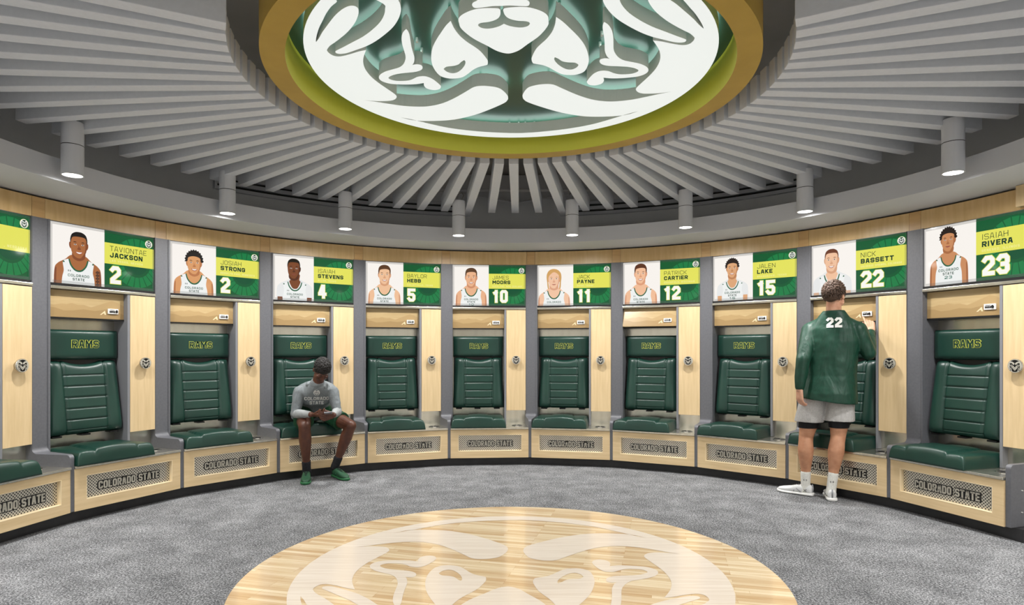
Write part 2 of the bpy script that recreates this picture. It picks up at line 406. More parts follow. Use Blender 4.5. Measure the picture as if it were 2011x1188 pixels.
# ------------------------------------------------------------------ ram's head emblem, traced once in a unit of metres on the ceiling
ZF = 2.938; AX = 0.0686
def cpt(x, y):
    d = F_PX * (ZF - EYE) / (CY - y); X = (x - CX) / F_PX * d + CAM.x; Y = d + CAM.y
    return (X * cos(AX) - Y * sin(AX) + .0, X * sin(AX) + Y * cos(AX))
fA = lambda X, Y: cpt(580 + X / 7.918, Y / 7.918)
fB = lambda X, Y: cpt(700 + X / 6.487, 100 + Y / 6.487)
fC = lambda X, Y: cpt(730 + X / 7.427, 30 + Y / 7.427)
fD = lambda X, Y: cpt(840 + X / 6.989, Y / 6.989)
fE = lambda X, Y: cpt(880 + X / 9.14, Y / 9.14)
def emblem_outlines():
    RO = 1.153
    inner = [fB(*p) for p in ((1700, 1035), (1400, 1010), (1150, 975), (900, 920), (700, 872), (560, 846))]
    cor = [5]
    inner += [fB(*p) for p in ((750, 887), (1000, 892), (1250, 874), (1500, 817), (1700, 745), (1880, 665), (1925, 625), (1932, 600), (1920, 560), (1860, 500), (1800, 468), (1700, 450), (1600, 445), (1500, 458), (1400, 515), (1250, 600), (1100, 665), (950, 700), (800, 710), (600, 700), (400, 672), (250, 648), (95, 628))]
    cor.append(len(inner) - 1)
    inner += [fB(*p) for p in ((250, 639), (400, 637), (480, 622), (512, 590), (500, 560), (440, 515), (300, 420), (200, 340), (130, 260), (95, 190), (85, 120))]
    inner += [fA(*p) for p in ((1070, 860), (1100, 778))]; cor.append(len(inner) - 1)
    inner += [fA(*p) for p in ((980, 802), (850, 842), (700, 877), (600, 868), (530, 830), (495, 790), (497, 765), (540, 710), (620, 655), (700, 595), (800, 510), (880, 420), (940, 330), (975, 240), (985, 180), (975, 130), (940, 100), (880, 88), (800, 105), (700, 165), (600, 260), (500, 390), (420, 500), (370, 590), (322, 655))]
    cor.append(len(inner) - 1)
    inner += [fA(*p) for p in ((320, 620), (335, 540), (370, 430), (420, 330), (480, 210), (560, 100), (650, 15))]
    inner += [(-.78, -.82), (-.70, -.86), (-.62, -.82)]
    inner += [fA(*p) for p in ((1370, 60), (1395, 140), (1380, 230), (1320, 340), (1200, 460), (1050, 570), (900, 650), (750, 730), (640, 785), (622, 805), (640, 828), (700, 838), (800, 825), (950, 775), (1100, 720), (1250, 640), (1400, 530), (1520, 420), (1600, 300), (1638, 190), (1640, 110), (1600, 0))]
    inner += [(-.50, -.83), (-.46, -.92)]; cor.append(len(inner) - 1)
    inner += [(-.3, -1.025), (-.15, -1.06)]
    full = list(inner) + [(0, -1.07)] + [(-x, y) for x, y in reversed(inner)]
    n = len(inner); c2 = set(cor) | {2 * n - i for i in cor}
    full.append((0, fB(2011, 1048)[1]))
    ring_hole = spline(full, c2, 3)
    eye = [fD(*p) for p in ((316, 285), (250, 350), (180, 450), (110, 560), (65, 660), (48, 760), (55, 860), (85, 940), (140, 1015), (200, 1055), (300, 1078), (400, 1075), (480, 1058), (550, 1015), (620, 960), (700, 920), (800, 895), (822, 880), (822, 830), (790, 780), (720, 700), (640, 640), (540, 575), (440, 490), (370, 400), (330, 320))]
    pup = [fD(*p) for p in ((225, 940), (260, 915), (350, 905), (420, 885), (460, 850), (500, 825), (518, 850), (505, 900), (460, 955), (400, 995), (330, 1005), (265, 985), (225, 955))]
    brow = [fC(*p) for p in ((502, 200), (455, 250), (435, 330), (445, 420), (470, 510), (492, 590), (490, 650), (460, 715), (400, 760), (300, 790), (200, 820), (130, 860), (105, 900), (120, 940), (180, 975), (280, 1000), (400, 1008), (520, 1010), (650, 1005), (760, 988), (765, 1030), (800, 1065), (860, 1085), (930, 1090), (990, 1075), (1010, 1045), (1000, 1020), (950, 975), (880, 925), (800, 893), (730, 888), (660, 900), (600, 930), (540, 950), (450, 958), (350, 955), (270, 935), (245, 910), (290, 880), (380, 855), (500, 840), (620, 828), (700, 808), (738, 780), (738, 745), (710, 722), (650, 715), (590, 725), (615, 690), (623, 620), (605, 550), (580, 460), (565, 370), (550, 280), (525, 225))]
    mz = [fE(*p) for p in ((930, 465), (820, 500), (700, 515), (600, 500), (545, 465), (550, 430), (610, 408), (720, 395), (830, 365), (900, 325), (935, 270), (940, 200), (925, 165), (880, 150), (750, 145), (600, 150), (450, 175), (300, 235), (210, 300), (185, 360), (200, 430))]
    mz += [fD(*p) for p in ((450, 380), (520, 450), (620, 525), (720, 580), (820, 630), (930, 690), (1020, 722))]
    muz = [(0, fE(1020, 425)[1])] + mz + [(0, fD(1110, 735)[1])] + [(-x, y) for x, y in reversed(mz)]
    ch = [fE(*p) for p in ((800, 110), (650, 130), (500, 145), (450, 125), (430, 85), (450, 45), (530, 0))]
    chin = [(0, fE(1000, 105)[1])] + ch + [(-.1, ch[-1][1] - .035), (0, ch[-1][1] - .045)] + [(.1, ch[-1][1] - .035)] + [(-x, y) for x, y in reversed(ch)]
    mir = lambda o: [(-x, y) for x, y in reversed(o)]
    E, Pp, Bw = spline(eye, {0}, 3), spline(pup, {5}, 3), spline(brow, {0, 19, 47}, 3)
    return [[circle(0, 0, RO, 144), ring_hole], [E, Pp], [mir(E), mir(Pp)], [Bw], [mir(Bw)], [spline(muz, {0}, 3)], [spline(chin, (), 3)]]
EMB = emblem_outlines()
EMB_S = [[o[::2] if len(o) > 12 else o for o in grp] for grp in EMB]        # fewer points for the small badges
CDT = {}
def emblem(bm, cx, cz, r, place, d0, d1=None, mi=0, side_mi=None, back_mi=None, src=None, only=None):
    k = r / 1.153; src = src or EMB_S; side_mi = mi if side_mi is None else side_mi; back_mi = side_mi if back_mi is None else back_mi
    for gi, grp in enumerate(src):
        if only is not None and gi != only: continue
        key = (id(src), gi)
        if key not in CDT:
            vs, es = [], []
            for o in grp:
                s = len(vs); vs += [Vector(p) for p in o]; es += [(s + i, s + (i + 1) % len(o)) for i in range(len(o))]
            res = delaunay_2d_cdt(vs, es, [], 1, 1e-5); keep = []
            def inside(x, y):
                c = False
                for o in grp:
                    for i in range(len(o)):
                        (x1, y1), (x2, y2) = o[i - 1], o[i]
                        if (y1 > y) != (y2 > y) and x < (x2 - x1) * (y - y1) / (y2 - y1) + x1: c = not c
                return c
            for t in res[2]:
                g = sum((res[0][i] for i in t), Vector((0, 0))) / len(t)
                if inside(g.x, g.y): keep.append(t)
            CDT[key] = (res[0], None, keep)
        V, _, T = CDT[key][:3]
        F = [bm.verts.new(place(cx + v.x * k, cz + v.y * k, d0)) for v in V]
        for t in T: bm.faces.new([F[i] for i in t]).material_index = mi
        if d1 is None: continue
        B = [bm.verts.new(place(cx + v.x * k, cz + v.y * k, d1)) for v in V]
        for t in T: bm.faces.new([B[i] for i in reversed(t)]).material_index = back_mi
        cnt = {}
        for t in T:
            for i in range(3):
                e = (t[i], t[(i + 1) % 3]); cnt[e] = 1
        for (i, j) in cnt:
            if (j, i) not in cnt: bm.faces.new((F[j], F[i], B[i], B[j])).material_index = side_mi
# ------------------------------------------------------------------ room shell
DTH = .2658
TH0 = -.0725 - 4.5 * DTH
def th(k): return TH0 + k * DTH
def ident(a, b, d): return (a, b, d)
bm = bmesh.new(); prism(bm, [circle(0, 0, 4.45, 96)], ident, 0, -.08); tag(link('floor', bm, None, 'carpet'), kind='structure')
bm = bmesh.new(); prism(bm, [circle(0, 0, 1.535, 160)], ident, .004, .0005); court = link('floor', bm, None, 'court'); tag(court, kind='structure')
bm = bmesh.new()
Rz = lambda a, b, d: (a * cos(AX) + b * sin(AX), -a * sin(AX) + b * cos(AX), d)
emblem(bm, 0, 0, 1.235, Rz, .0052, None, src=EMB); tag(link('floor_emblem', bm, court, 'court_paint'), 'white ram head emblem painted on the maple floor')
bm = bmesh.new(); lathe(bm, [(4.32, 0), (4.42, 0), (4.42, 3.5), (4.32, 3.5)]); tag(link('wall_back', bm, None, 'wall_paint'), kind='structure')
bm = bmesh.new(); prism(bm, [circle(0, 0, 4.42, 96)], ident, 3.5, 3.56); tag(link('ceiling', bm, None, 'plenum'), kind='structure')
bm = bmesh.new(); lathe(bm, [(4.15, 2.65), (4.30, 2.65), (4.30, 3.49), (4.15, 3.49)], n=160); tag(link('wall_upper', bm, None, 'upper_wall'), kind='structure')
bm = bmesh.new(); lathe(bm, [(3.25, 2.49), (4.30, 2.49), (4.30, 2.645), (3.25, 2.645)], n=200)
for f in bm.faces: f.smooth = False
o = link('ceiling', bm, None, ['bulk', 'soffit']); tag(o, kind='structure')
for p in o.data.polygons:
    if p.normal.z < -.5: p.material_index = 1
bm = bmesh.new(); lathe(bm, [(3.50, 0), (3.62, 0), (3.62, .09), (3.50, .09)], th(-2) , th(10) + .02, 150); tag(link('baseboard_back', bm, None, 'kick'), kind='structure')
bm = bmesh.new(); lathe(bm, [(3.83, 2.474), (3.9, 2.474), (3.9, 2.489), (3.83, 2.489)], th(-2), th(10.2), 120); tag(link('trim_1', bm, None, 'dark_gap'), kind='structure')
n = 1; HW = .0131
for k in range(-2, 11):
    for (a, b, m) in ((th(k) - HW, th(k) + HW, 'fascia_b'), (th(k) + HW, th(k + 1) - HW, 'fascia')):
        if k == 10 and m == 'fascia': b = a + .06
        n += 1; bm = bmesh.new()
        lathe(bm, [(3.789, 2.3195), (3.83, 2.3195), (3.83, 2.474), (3.789, 2.474)], a + .0003, b - .0003, 4 if m == 'fascia_b' else 16)
        tag(link('trim_%d' % n, bm, None, m), kind='structure')
n += 1; bm = bmesh.new(); lathe(bm, [(3.74, 2.335), (3.785, 2.335), (3.785, 2.487), (3.74, 2.487)], th(9.5) + .083, th(10) + .06, 8); tag(link('trim_%d' % n, bm, None, 'maple_v'), kind='structure')

# slot diffusers on the upper wall
def diffuser(a0, a1, label):
    r = empty('slot_diffuser', label, 'air diffuser', (4.12 * sin((a0 + a1) / 2), 4.12 * cos((a0 + a1) / 2), 3.0), 0, 'slot air diffusers above the lockers')
    def arc(bm, z0, z1, ri=4.11, ro=4.145, e=0):
        lathe(bm, [(ri, z0), (ro, z0), (ro, z1), (ri, z1)], a0 - e, a1 + e, 60)
    bm = bmesh.new()
    for z0, z1 in ((2.965, 3.0), (3.027, 3.067), (3.093, 3.13)): arc(bm, z0, z1, 4.10)
    lathe(bm, [(4.10, 2.965), (4.145, 2.965), (4.145, 3.13), (4.10, 3.13)], a0 - .006, a0, 2); lathe(bm, [(4.10, 2.965), (4.145, 2.965), (4.145, 3.13), (4.10, 3.13)], a1, a1 + .006, 2)
    f = link('flange', bm, r, 'ceil_grey'); bm = bmesh.new(); arc(bm, 3.0, 3.027, 4.135); arc(bm, 3.067, 3.093, 4.135); s = link('slot', bm, r, 'dark_gap')
    for o in (f, s): o.location = -r.location
diffuser(radians(-47.5), radians(-9.3), 'curved grey two-slot air diffuser behind the fins, left of the centre gap')
diffuser(radians(10.2), radians(48), 'curved grey two-slot air diffuser behind the fins, right of the centre gap')

# ------------------------------------------------------------------ ceiling fins
ORD = ['', 'first', 'second', 'third', 'fourth', 'fifth', 'sixth', 'seventh', 'eighth', 'ninth', 'tenth', 'eleventh', 'twelfth', 'thirteenth', 'fourteenth', 'fifteenth', 'sixteenth', 'seventeenth', 'eighteenth', 'nineteenth', 'twentieth', 'twenty-first', 'twenty-second', 'twenty-third', 'twenty-fourth', 'twenty-fifth', 'twenty-sixth', 'twenty-seventh', 'twenty-eighth']
def fin_mesh(name, ro):
    bm = bmesh.new(); box(bm, -.040, .040, 0, ro - 1.516, 0, .15, bev=.004)
    me = bpy.data.meshes.new(name); bm.to_mesh(me); bm.free(); me.materials.append(M['fin']); return me
FM, FL = fin_mesh('fin_short', 3.36), fin_mesh('fin_long', 3.58)
for k in range(-26, 27):
    a = radians(.7 + k * 4.5)
    o = bpy.data.objects.new('ceiling_fin', FL if abs(k) == 2 else FM); COL.objects.link(o)
    o.location = (1.516 * sin(a), 1.516 * cos(a), 2.843); o.rotation_euler = (0, 0, -a)
    lab = 'grey radial ceiling fin pointing straight away at the middle of the room' if k == 0 else 'grey radial ceiling fin, %s to the %s of the one pointing straight away' % (ORD[abs(k)], 'left' if k < 0 else 'right')
    tag(o, lab, 'ceiling fin', 'radial ceiling fins around the gold ring')
# sprinkler and service pipes above the fins
def pipe(name, pts, r, label):
    bm = bmesh.new(); tube(bm, pts, r, 10); tag(link(name, bm, None, 'upper_wall'), label, 'pipe')
pipe('service_pipe', [(-1.1, 3.75, 3.2), (1.3, 3.75, 3.2)], .018, 'thin grey pipe crossing above the middle ceiling fins')
pipe('service_pipe', [(-.75, 3.9, 3.22), (.06, 4.05, 3.12), (.9, 3.9, 3.22)], .014, 'slim bent grey pipe behind the straight pipe above the fins')

# ------------------------------------------------------------------ backlit ram's head ceiling light
cl = empty('ceiling_light', 'huge round white glowing ram head emblem light inside a gold ring', 'ceiling light', (0, 0, 2.842), -AX)
def inplane(zb): return lambda a, b, d: (a, b, d - 2.842)
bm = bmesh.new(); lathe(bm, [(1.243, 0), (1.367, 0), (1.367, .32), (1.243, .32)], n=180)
o = link('gold_ring', bm, cl, ['gold_shaded', 'gold_lit'], smooth=False)
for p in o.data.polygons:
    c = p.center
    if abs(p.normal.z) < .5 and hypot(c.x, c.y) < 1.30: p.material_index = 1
bm = bmesh.new(); prism(bm, [circle(0, 0, 1.242, 120)], inplane(0), 3.043, 3.06); link('back_panel', bm, cl, 'sign_back')
for grp in EMB:
    bm = bmesh.new(); emblem(bm, 0, 0, 1.153, inplane(0), 2.938, 3.016, 0, 1, 2, src=EMB, only=EMB.index(grp))
    link('lit_shape', bm, cl, ['sign_face', 'sign_side', 'halo'])
for (x, y) in [(-.02 , 1.11), (.03, 1.11), (-.09, 1.11), (.1, 1.11), (-.27, 1.09), (.27, 1.09), fC(660, 600), fC(730, 740), fC(890, 1040), fB(1580, 520), fD(700, 860), fD(300, 380)]:
    for s in ((1,) if abs(x) < .3 and y > 1 else (1, -1)):
        bm = bmesh.new(); zcyl(bm, s * x, y, .174, .201, .007, 10); link('peg', bm, cl, 'peg')

# ------------------------------------------------------------------ downlights
LAMPS = [(-77.3, 3.123), (-53.1, 3.15), (-32.6, 3.086), (-10.7, 3.012), (12.3, 3.0), (34.3, 3.052), (54.7, 3.15), (78.3, 3.09)]
def make_lamp():
    r = empty('downlight', '', 'ceiling lamp', (0, 0, 2.515), 0, 'cylinder downlights around the fins')
    bm = bmesh.new()
    lathe(bm, [(.0675, 0), (.0675, .204), (.065, .205), (.065, .208), (.0675, .209), (.0675, .365), (0.001, .365), (0.001, .02), (.057, .02), (.060, 0)], n=40)
    link('lamp_body', bm, r, 'lamp_body', smooth=False)
    bm = bmesh.new(); lathe(bm, [(.0660, .2045), (.0681, .2045), (.0681, .2085), (.0660, .2085)], n=40); link('joint_ring', bm, r, 'black')
    bm = bmesh.new(); zcyl(bm, 0, 0, .003, .016, .0595, 40); link('lens', bm, r, 'lamp_disc')
    bm = bmesh.new(); tube(bm, [(.02, 0, .363), (.05, .02, .43), (.03, .06, .47), (-.03, .05, .44), (-.04, 0, .5), (-.02, 0, .92)], .004, 6); tube(bm, [(0, -.02, .363), (.01, -.03, .45), (.0, 0, .92)], .003, 6)
    link('cord', bm, r, 'cord')
    ld = bpy.data.lights.new('lamp_light', 'SPOT'); ld.energy = LAMP_W; ld.spot_size = radians(172); ld.spot_blend = 1.0; ld.shadow_soft_size = .05; ld.color = (1, .985, .965)
    lo = bpy.data.objects.new('lamp_light', ld); COL.objects.link(lo); lo.parent = r; lo.location = (0, 0, -.004)
    return r
L0 = make_lamp()
lnames = ['leftmost', 'second from left', 'third from left', 'left one of the middle pair', 'right one of the middle pair', 'third from right', 'second from right', 'rightmost']
for i, (a, r) in enumerate(LAMPS + [(s * x, 3.10) for x in (97, 118, 139, 160) for s in (-1, 1)]):
    o = L0 if i == 0 else copy_tree(L0)
    o.location = (r * sin(radians(a)), r * cos(radians(a)), 2.515)
    o['label'] = 'grey cylinder downlight, %s of the row over the lockers' % lnames[i] if i < 8 else 'grey cylinder downlight %s, on the %s side' % ({97: 'beside the viewer', 118: 'a little behind the viewer', 139: 'well behind the viewer', 160: 'farthest behind the viewer'}[abs(int(a))], 'left' if a < 0 else 'right')

# ------------------------------------------------------------------ lockers
R0 = 3.43
def Y(rho): return rho - R0
PF = lambda a, b, d: (a, d, b)
def pad(bm, nx, nz, fn, mi=0, pw=1.6):          # fn(a, b) in [-1, 1] -> front point; back plane given by depth
    def ss(i, n):
        t = 2 * i / n - 1
        return math.copysign(1 - (1 - abs(t)) ** pw, t)
    F = [[bm.verts.new(fn(ss(i, nx), ss(j, nz))) for i in range(nx + 1)] for j in range(nz + 1)]
    for j in range(nz):
        for i in range(nx):
            f = bm.faces.new((F[j][i], F[j][i + 1], F[j + 1][i + 1], F[j + 1][i])); f.smooth = True
    rim = F[0] + [F[j][nx] for j in range(1, nz + 1)] + [F[nz][i] for i in range(nx - 1, -1, -1)] + [F[j][0] for j in range(nz - 1, 0, -1)]
    bm.faces.new(list(reversed(rim)))
def gs(x, w): return math.exp(-(x / w) ** 2)
def edge(a, b, p=10): return max(0.0, (1 - abs(a) ** p)) ** .5 * max(0.0, (1 - abs(b) ** p)) ** .5

def make_locker():
    r = empty('locker', '', 'locker', (0, 0, 0), 0, 'player lockers around the curved wall')
    y0 = Y(3.745)
    link('cabinet_body', boxes(
        (-.440, -.424, y0, Y(4.05), .43, 2.3185), (.441, .4415, y0, Y(4.05), .43, 2.3185),
        (-.424, .441, y0 + .03, Y(4.05), 2.3125, 2.3185),
        (-.440, .4415, Y(3.95), Y(4.05), .09, .41), (-.424, .441, Y(3.96), Y(4.05), .43, 2.31),
        (-.424, .441, Y(3.83), Y(3.96), 1.785, 1.83)), r, 'grey_lam')
    link('partition', boxes((.187, .208, y0, Y(3.93), .432, 1.785), bev=.001), r, 'grey_edge')
    # bench front
    b = bmesh.new(); ya, yb = Y(3.412), Y(3.432)
    box(b, -.439, -.352, ya, yb, .09, .408); box(b, .363, .4405, ya, yb, .09, .408); box(b, -.352, .363, ya, yb, .348, .408); box(b, -.352, .363, ya, yb, .09, .167)
    yc = Y(3.455)
    for bx in ((-.354, -.350, ya - .0005, yc, .165, .350), (.361, .365, ya - .0005, yc, .165, .350), (-.352, .363, ya - .0005, yc, .346, .350), (-.352, .363, ya - .0005, yc, .165, .169)): box(b, *bx, mi=1)
    base = link('bench_front', b, r, ['maple_h', 'maple_lit_edge'])
    gr = link('grille', boxes((-.35, .361, Y(3.446), Y(3.450), .169, .346)), r, 'perf')
    b = bmesh.new()
    text(b, 'COLORADO STATE', .006, .219, .060, .036, .0135, .0055, PF, Y(3.441), Y(3.446), grow=.0065, mi=1, width=.505, align=.5)
    text(b, 'COLORADO STATE', .006, .219, .060, .036, .0115, .0055, PF, Y(3.438), Y(3.441), mi=0, width=.505, align=.5)
    link('lettering', b, gr, ['silver_letter', 'black'])
    link('bench_top', boxes((-.439, .441, Y(3.402), Y(3.94), .411, .430), bev=.002), r, 'steel')
    link('bench_side', boxes((-.439, -.425, Y(3.432), Y(3.95), .09, .410), (.427, .441, Y(3.432), Y(3.95), .09, .410)), r, 'maple_v')
    b = bmesh.new()
    zc = lambda a, bb, d: (a, bb, d)
    prism(b, [circle(.325, Y(3.60), .062, 32), circle(.325, Y(3.60), .054, 32)], zc, .4345, .430)
    for cx, cy in ((.302, -.02), (.348, -.02), (.302, .025), (.348, .025)):
        prism(b, [circle(cx, Y(3.60) + cy, .019, 20, .016)], zc, .4325, .430, mi=1)
    link('bench_vent', b, r, ['chrome', 'dark_gap'])
    # steel linings
    b = boxes((-.424, .187, Y(3.925), Y(3.93), .43, 1.57), (.208, .441, Y(3.80), Y(3.805), .43, .60))
    link('back_lining', b, r, 'steel')
    link('sign_rail', boxes((-.424, .441, Y(3.738), Y(3.80), 1.787, 1.811), bev=.003), r, 'steel')
    # door
    d = link('door', boxes((.211, .4395, Y(3.745), Y(3.765), .593, 1.781), bev=.0015), r, 'maple_v')
    b = bmesh.new()
    ycyl(b, .322, 1.19, Y(3.712), Y(3.745), .030, 32)
    ycyl(b, .322, 1.19, Y(3.700), Y(3.716), .0495, 48)
    prism(b, [circle(.322, 1.19, .0455, 40)], PF, Y(3.6992), Y(3.70), mi=1)
    emblem(b, .322, 1.19, .0475, PF, Y(3.6980), Y(3.6992), mi=2)
    link('door_knob', b, d, ['chrome', 'knob_black', 'silver_letter'])
    # lock-box flap with printed ridge line
    fl = bmesh.new(); x0, x1, z0, z1 = -.423, .185, 1.567, 1.783
    fy = 0.0
    ox, oz = 0, z1                                    # hinge along the top edge
    box(fl, x0, x1, fy, fy + .016, z0 - oz, 0)
    w, h = x1 - x0, z1 - z0
    far = [(0, .48), (.08, .44), (.17, .50), (.24, .49), (.30, .54), (.38, .48), (.45, .50), (.55, .42), (.63, .50), (.72, .60), (.78, .66), (.83, .72), (.90, .67), (.95, .60), (1, .55)]
    near = [(0, .36), (.1, .34), (.2, .25), (.32, .27), (.45, .33), (.6, .29), (.75, .37), (.88, .30), (1, .20)]
    for prof, mi, dd in ((far, 1, -.0006), (near, 2, -.0012)):
        o_ = [(x0 + .001, z0 + .001 - oz)] + [(x0 + .001 + (w - .002) * a, z0 - oz + h * c) for a, c in prof] + [(x1 - .001, z0 + .001 - oz)]
        prism(fl, [list(reversed(o_))], PF, dd, None, mi)
    for tri in ([(-.018, 1.600), (.024, 1.637), (.034, 1.602), (.021, 1.602), (.019, 1.613), (.008, 1.612), (-.003, 1.601)],):
        prism(fl, [[(a, c - oz) for a, c in tri]], PF, -.0018, None, 3)
    flap = link('storage_flap', fl, r, ['box_wood', 'ridge_far', 'ridge_near', 'etch']); flap.location = (0, Y(3.795), z1)
    link('storage_box', boxes((x0, x1, Y(3.815), Y(3.92), 1.566, 1.570), (x0, x0 + .01, Y(3.815), Y(3.92), 1.57, 1.783), (x1 - .01, x1, Y(3.815), Y(3.92), 1.57, 1.783), (x0, x1, Y(3.79), Y(3.92), 1.556, 1.5655)), r, 'black')
    b = bmesh.new(); box(b, .046, .133, -.012, 0, 1.611 - oz, 1.655 - oz, bev=.003)
    for i in range(4): box(b, .056 + i * .012, .065 + i * .012, -.0145, -.012, 1.622 - oz, 1.638 - oz, mi=1)
    ycyl(b, .114, 1.632 - oz, -.022, -.012, .009, 16, mi=1); box(b, .111, .117, -.024, -.012, 1.620 - oz, 1.645 - oz, mi=1); box(b, .058, .098, -.0135, -.012, 1.643 - oz, 1.647 - oz, mi=1)
    link('keypad_lock', b, flap, ['white_enamel', 'black'])
    link('gap_shadow_board', boxes((-.415, .178, Y(3.885), Y(3.922), .64, 1.46)), r, 'black')  # added black board, imitates the shadow between headrest and backrest
    # headrest
    b = bmesh.new(); hx, hz, hw, hh = -.119, 1.349, .300, .122
    pad(b, 40, 24, lambda a, c: (hx + a * hw, Y(3.828) + .055 * (1 - edge(a, c, 9)) + .006 * (a * a), hz + c * hh))
    hr = link('headrest', b, r, 'leather')
    b = bmesh.new()
    text(b, 'RAMS', -.114, 1.324, .062, .047, .0125, .007, PF, Y(3.8255), Y(3.829), grow=.0023, mi=0, width=.214, align=.5)
    text(b, 'RAMS', -.114, 1.324, .062, .047, .0125, .007, PF, Y(3.8245), None, grow=0, mi=1, width=.214, align=.5)
    link('stitched_lettering', b, hr, ['stitch', 'leather'])
    # backrest
    def back(a, c):
        t = (c + 1) / 2                                  # 0 bottom .. 1 top
        hwid = .303 - .016 * t
        x = -.117 + a * hwid
        z = .620 + .602 * t - .034 * max(0, 1 - (a / .52) ** 2) * max(0, (t - .80) / .20) ** 1.5
        yf = Y(3.762 + .078 * t)
        s = .53 + .05 * t - .06 * max(0, .12 - t) / .12 * 0
        g = .020 * gs(abs(a) - s, .022)
        cen = 1 if abs(a) < s else 0
        if cen:
            for q in (.203, .35, .5, .65, .797): g += .013 * gs(t - q, .0065)
            g += .006 * gs(t - .065, .006) - .004
        else: g -= .012 * math.sin(pi * min(1, max(0, (abs(a) - s) / (1 - s))))
        return (x, yf + g + .075 * (1 - edge(a, c, 12)), z)
    b = bmesh.new(); pad(b, 76, 120, back)
    bk = link('backrest', b, r, 'leather')
    for cx in (-.35, -.13, .10): link('hinge', boxes((cx - .035, cx + .035, Y(3.79), Y(3.86), .607, .620)), bk, 'bolt')
    # seat cushion
    def seat(a, c):
        x = -.124 + a * .308
        y = Y(3.622) + c * .238
        s = .53 - .17 * max(0, c + .5) / 1.5
        g = .010 * gs(abs(a) - s, .018)
        crown = .013 + .012 * (1 - (a / s) ** 2) if abs(a) < s else .004 * math.sin(pi * min(1, (abs(a) - s) / (1 - s)))
        crown *= 1 - .55 * max(0, c)
        if abs(a) < s: g += .005 * gs(abs(a) / s - .62, .04) * max(0, min(1, (c + .2) * 2))
        e = edge(a, c, 26)
        if c < -.9: y += .012 * (1 - e) * 0
        return (x, y, .428 + .105 * e + (crown - g) * e)
    b = bmesh.new(); pad(b, 80, 56, seat, pw=2.2)
    for v in b.verts:                                  # plump overhanging sides
        if v.co.z < .51:
            k = (.51 - v.co.z) / .08
            v.co.y += .0 * k
    link('seat_cushion', b, r, 'leather')
    return r
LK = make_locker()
signs_no = ['the sign cut off at the far left', 'sign two of the tattooed player', 'sign two of the bushy-haired player', 'sign four', 'sign five', 'sign ten', 'sign eleven', 'sign twelve', 'sign fifteen', 'sign twenty-two', 'sign twenty-three']
lockers = {}
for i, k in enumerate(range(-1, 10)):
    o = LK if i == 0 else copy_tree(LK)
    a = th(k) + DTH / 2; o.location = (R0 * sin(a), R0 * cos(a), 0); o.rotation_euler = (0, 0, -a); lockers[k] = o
    o['label'] = 'maple locker with green padded seat under ' + signs_no[i]
    if k == 6: o['label'] = 'maple locker with its storage flap tilted open, under sign twelve'
    if k == 8: o['label'] = 'maple locker with a standing man at it, under sign twenty-two'
    if k == 2: o['label'] = 'maple locker with a man sitting on its green seat, under sign four'
    for c in o.children:
        if k == 6 and c.name.startswith('storage_flap'):
            c.rotation_euler = (radians(-15), 0, 0)
            tag(c, 'storage flap tilted open at the bottom')

# dividers between the lockers
def div_profile():
    p = [(4.04, 2.3185), (3.776, 2.3185)]
    c = (3.776 - .045, .52 + .045)
    p += [(3.776, .60)] + [(c[0] + .045 * cos(t), c[1] - .045 * sin(t)) for t in [pi / 2 * i / 8 for i in range(9)]]
    c = (3.444 + .03, .52 - .03)
    p += [(c[0] - .03 * sin(t), c[1] + .03 * cos(t)) for t in [pi / 2 * i / 8 for i in range(9)]]
    p += [(3.444, .092), (3.60, .092), (3.60, .30), (4.04, .30)]
    return p
def divider(name, hwf, label, rz, cat='divider panel', grp='grey divider panels between the lockers'):
    b = bmesh.new(); P = div_profile()
    tr = tessellate_polygon([[Vector((p[0], p[1], 0)) for p in P]])
    L_ = [b.verts.new((-hwf(p[0])[0], p[0] - 3.444, p[1])) for p in P]; R_ = [b.verts.new((hwf(p[0])[1], p[0] - 3.444, p[1])) for p in P]
    for t in tr:
        b.faces.new([L_[i] for i in t]); b.faces.new([R_[i] for i in reversed(t)])
    for i in range(len(P)):
        j = (i + 1) % len(P); b.faces.new((L_[i], L_[j], R_[j], R_[i]))
    bmesh.ops.recalc_face_normals(b, faces=b.faces)
    o = link(name, b, None, 'grey_lam'); tag(o, label, cat, grp)
    o.location = (3.444 * sin(rz), 3.444 * cos(rz), 0); o.rotation_euler = (0, 0, -rz)
    return o
shortn = ['cut off', 'two (tattooed player)', 'two (bushy hair)', 'four', 'five', 'ten', 'eleven', 'twelve', 'fifteen', 'twenty-two', 'twenty-three']
hw_ = lambda r: (max(.012, r * tan(DTH / 2) - .4435),) * 2
P0 = divider('divider_panel', hw_, '', th(0))
for i, k in enumerate(range(-1, 10)):
    o = P0 if k == 0 else P0.copy()
    if k != 0: COL.objects.link(o)
    a = th(k); o.location = (3.444 * sin(a), 3.444 * cos(a), 0); o.rotation_euler = (0, 0, -a)
    o['label'] = 'grey divider panel between lockers of signs %s and %s' % (shortn[i - 1], shortn[i]) if i else 'grey divider panel beyond the left edge of the photo'
b = bmesh.new(); P = div_profile(); ep = [(p[0] - .02, p[1]) for p in P]
prism(b, [ep], lambda a, c, d: (d, a - R0, c), .4425, .478)
bmesh.ops.recalc_face_normals(b, faces=b.faces)
a = th(9) + DTH / 2; e = link('end_panel', b, None, 'grey_lam'); e.location = (R0 * sin(a), R0 * cos(a), 0); e.rotation_euler = (0, 0, -a)
tag(e, 'grey end panel closing the right end of the locker row', 'end panel')
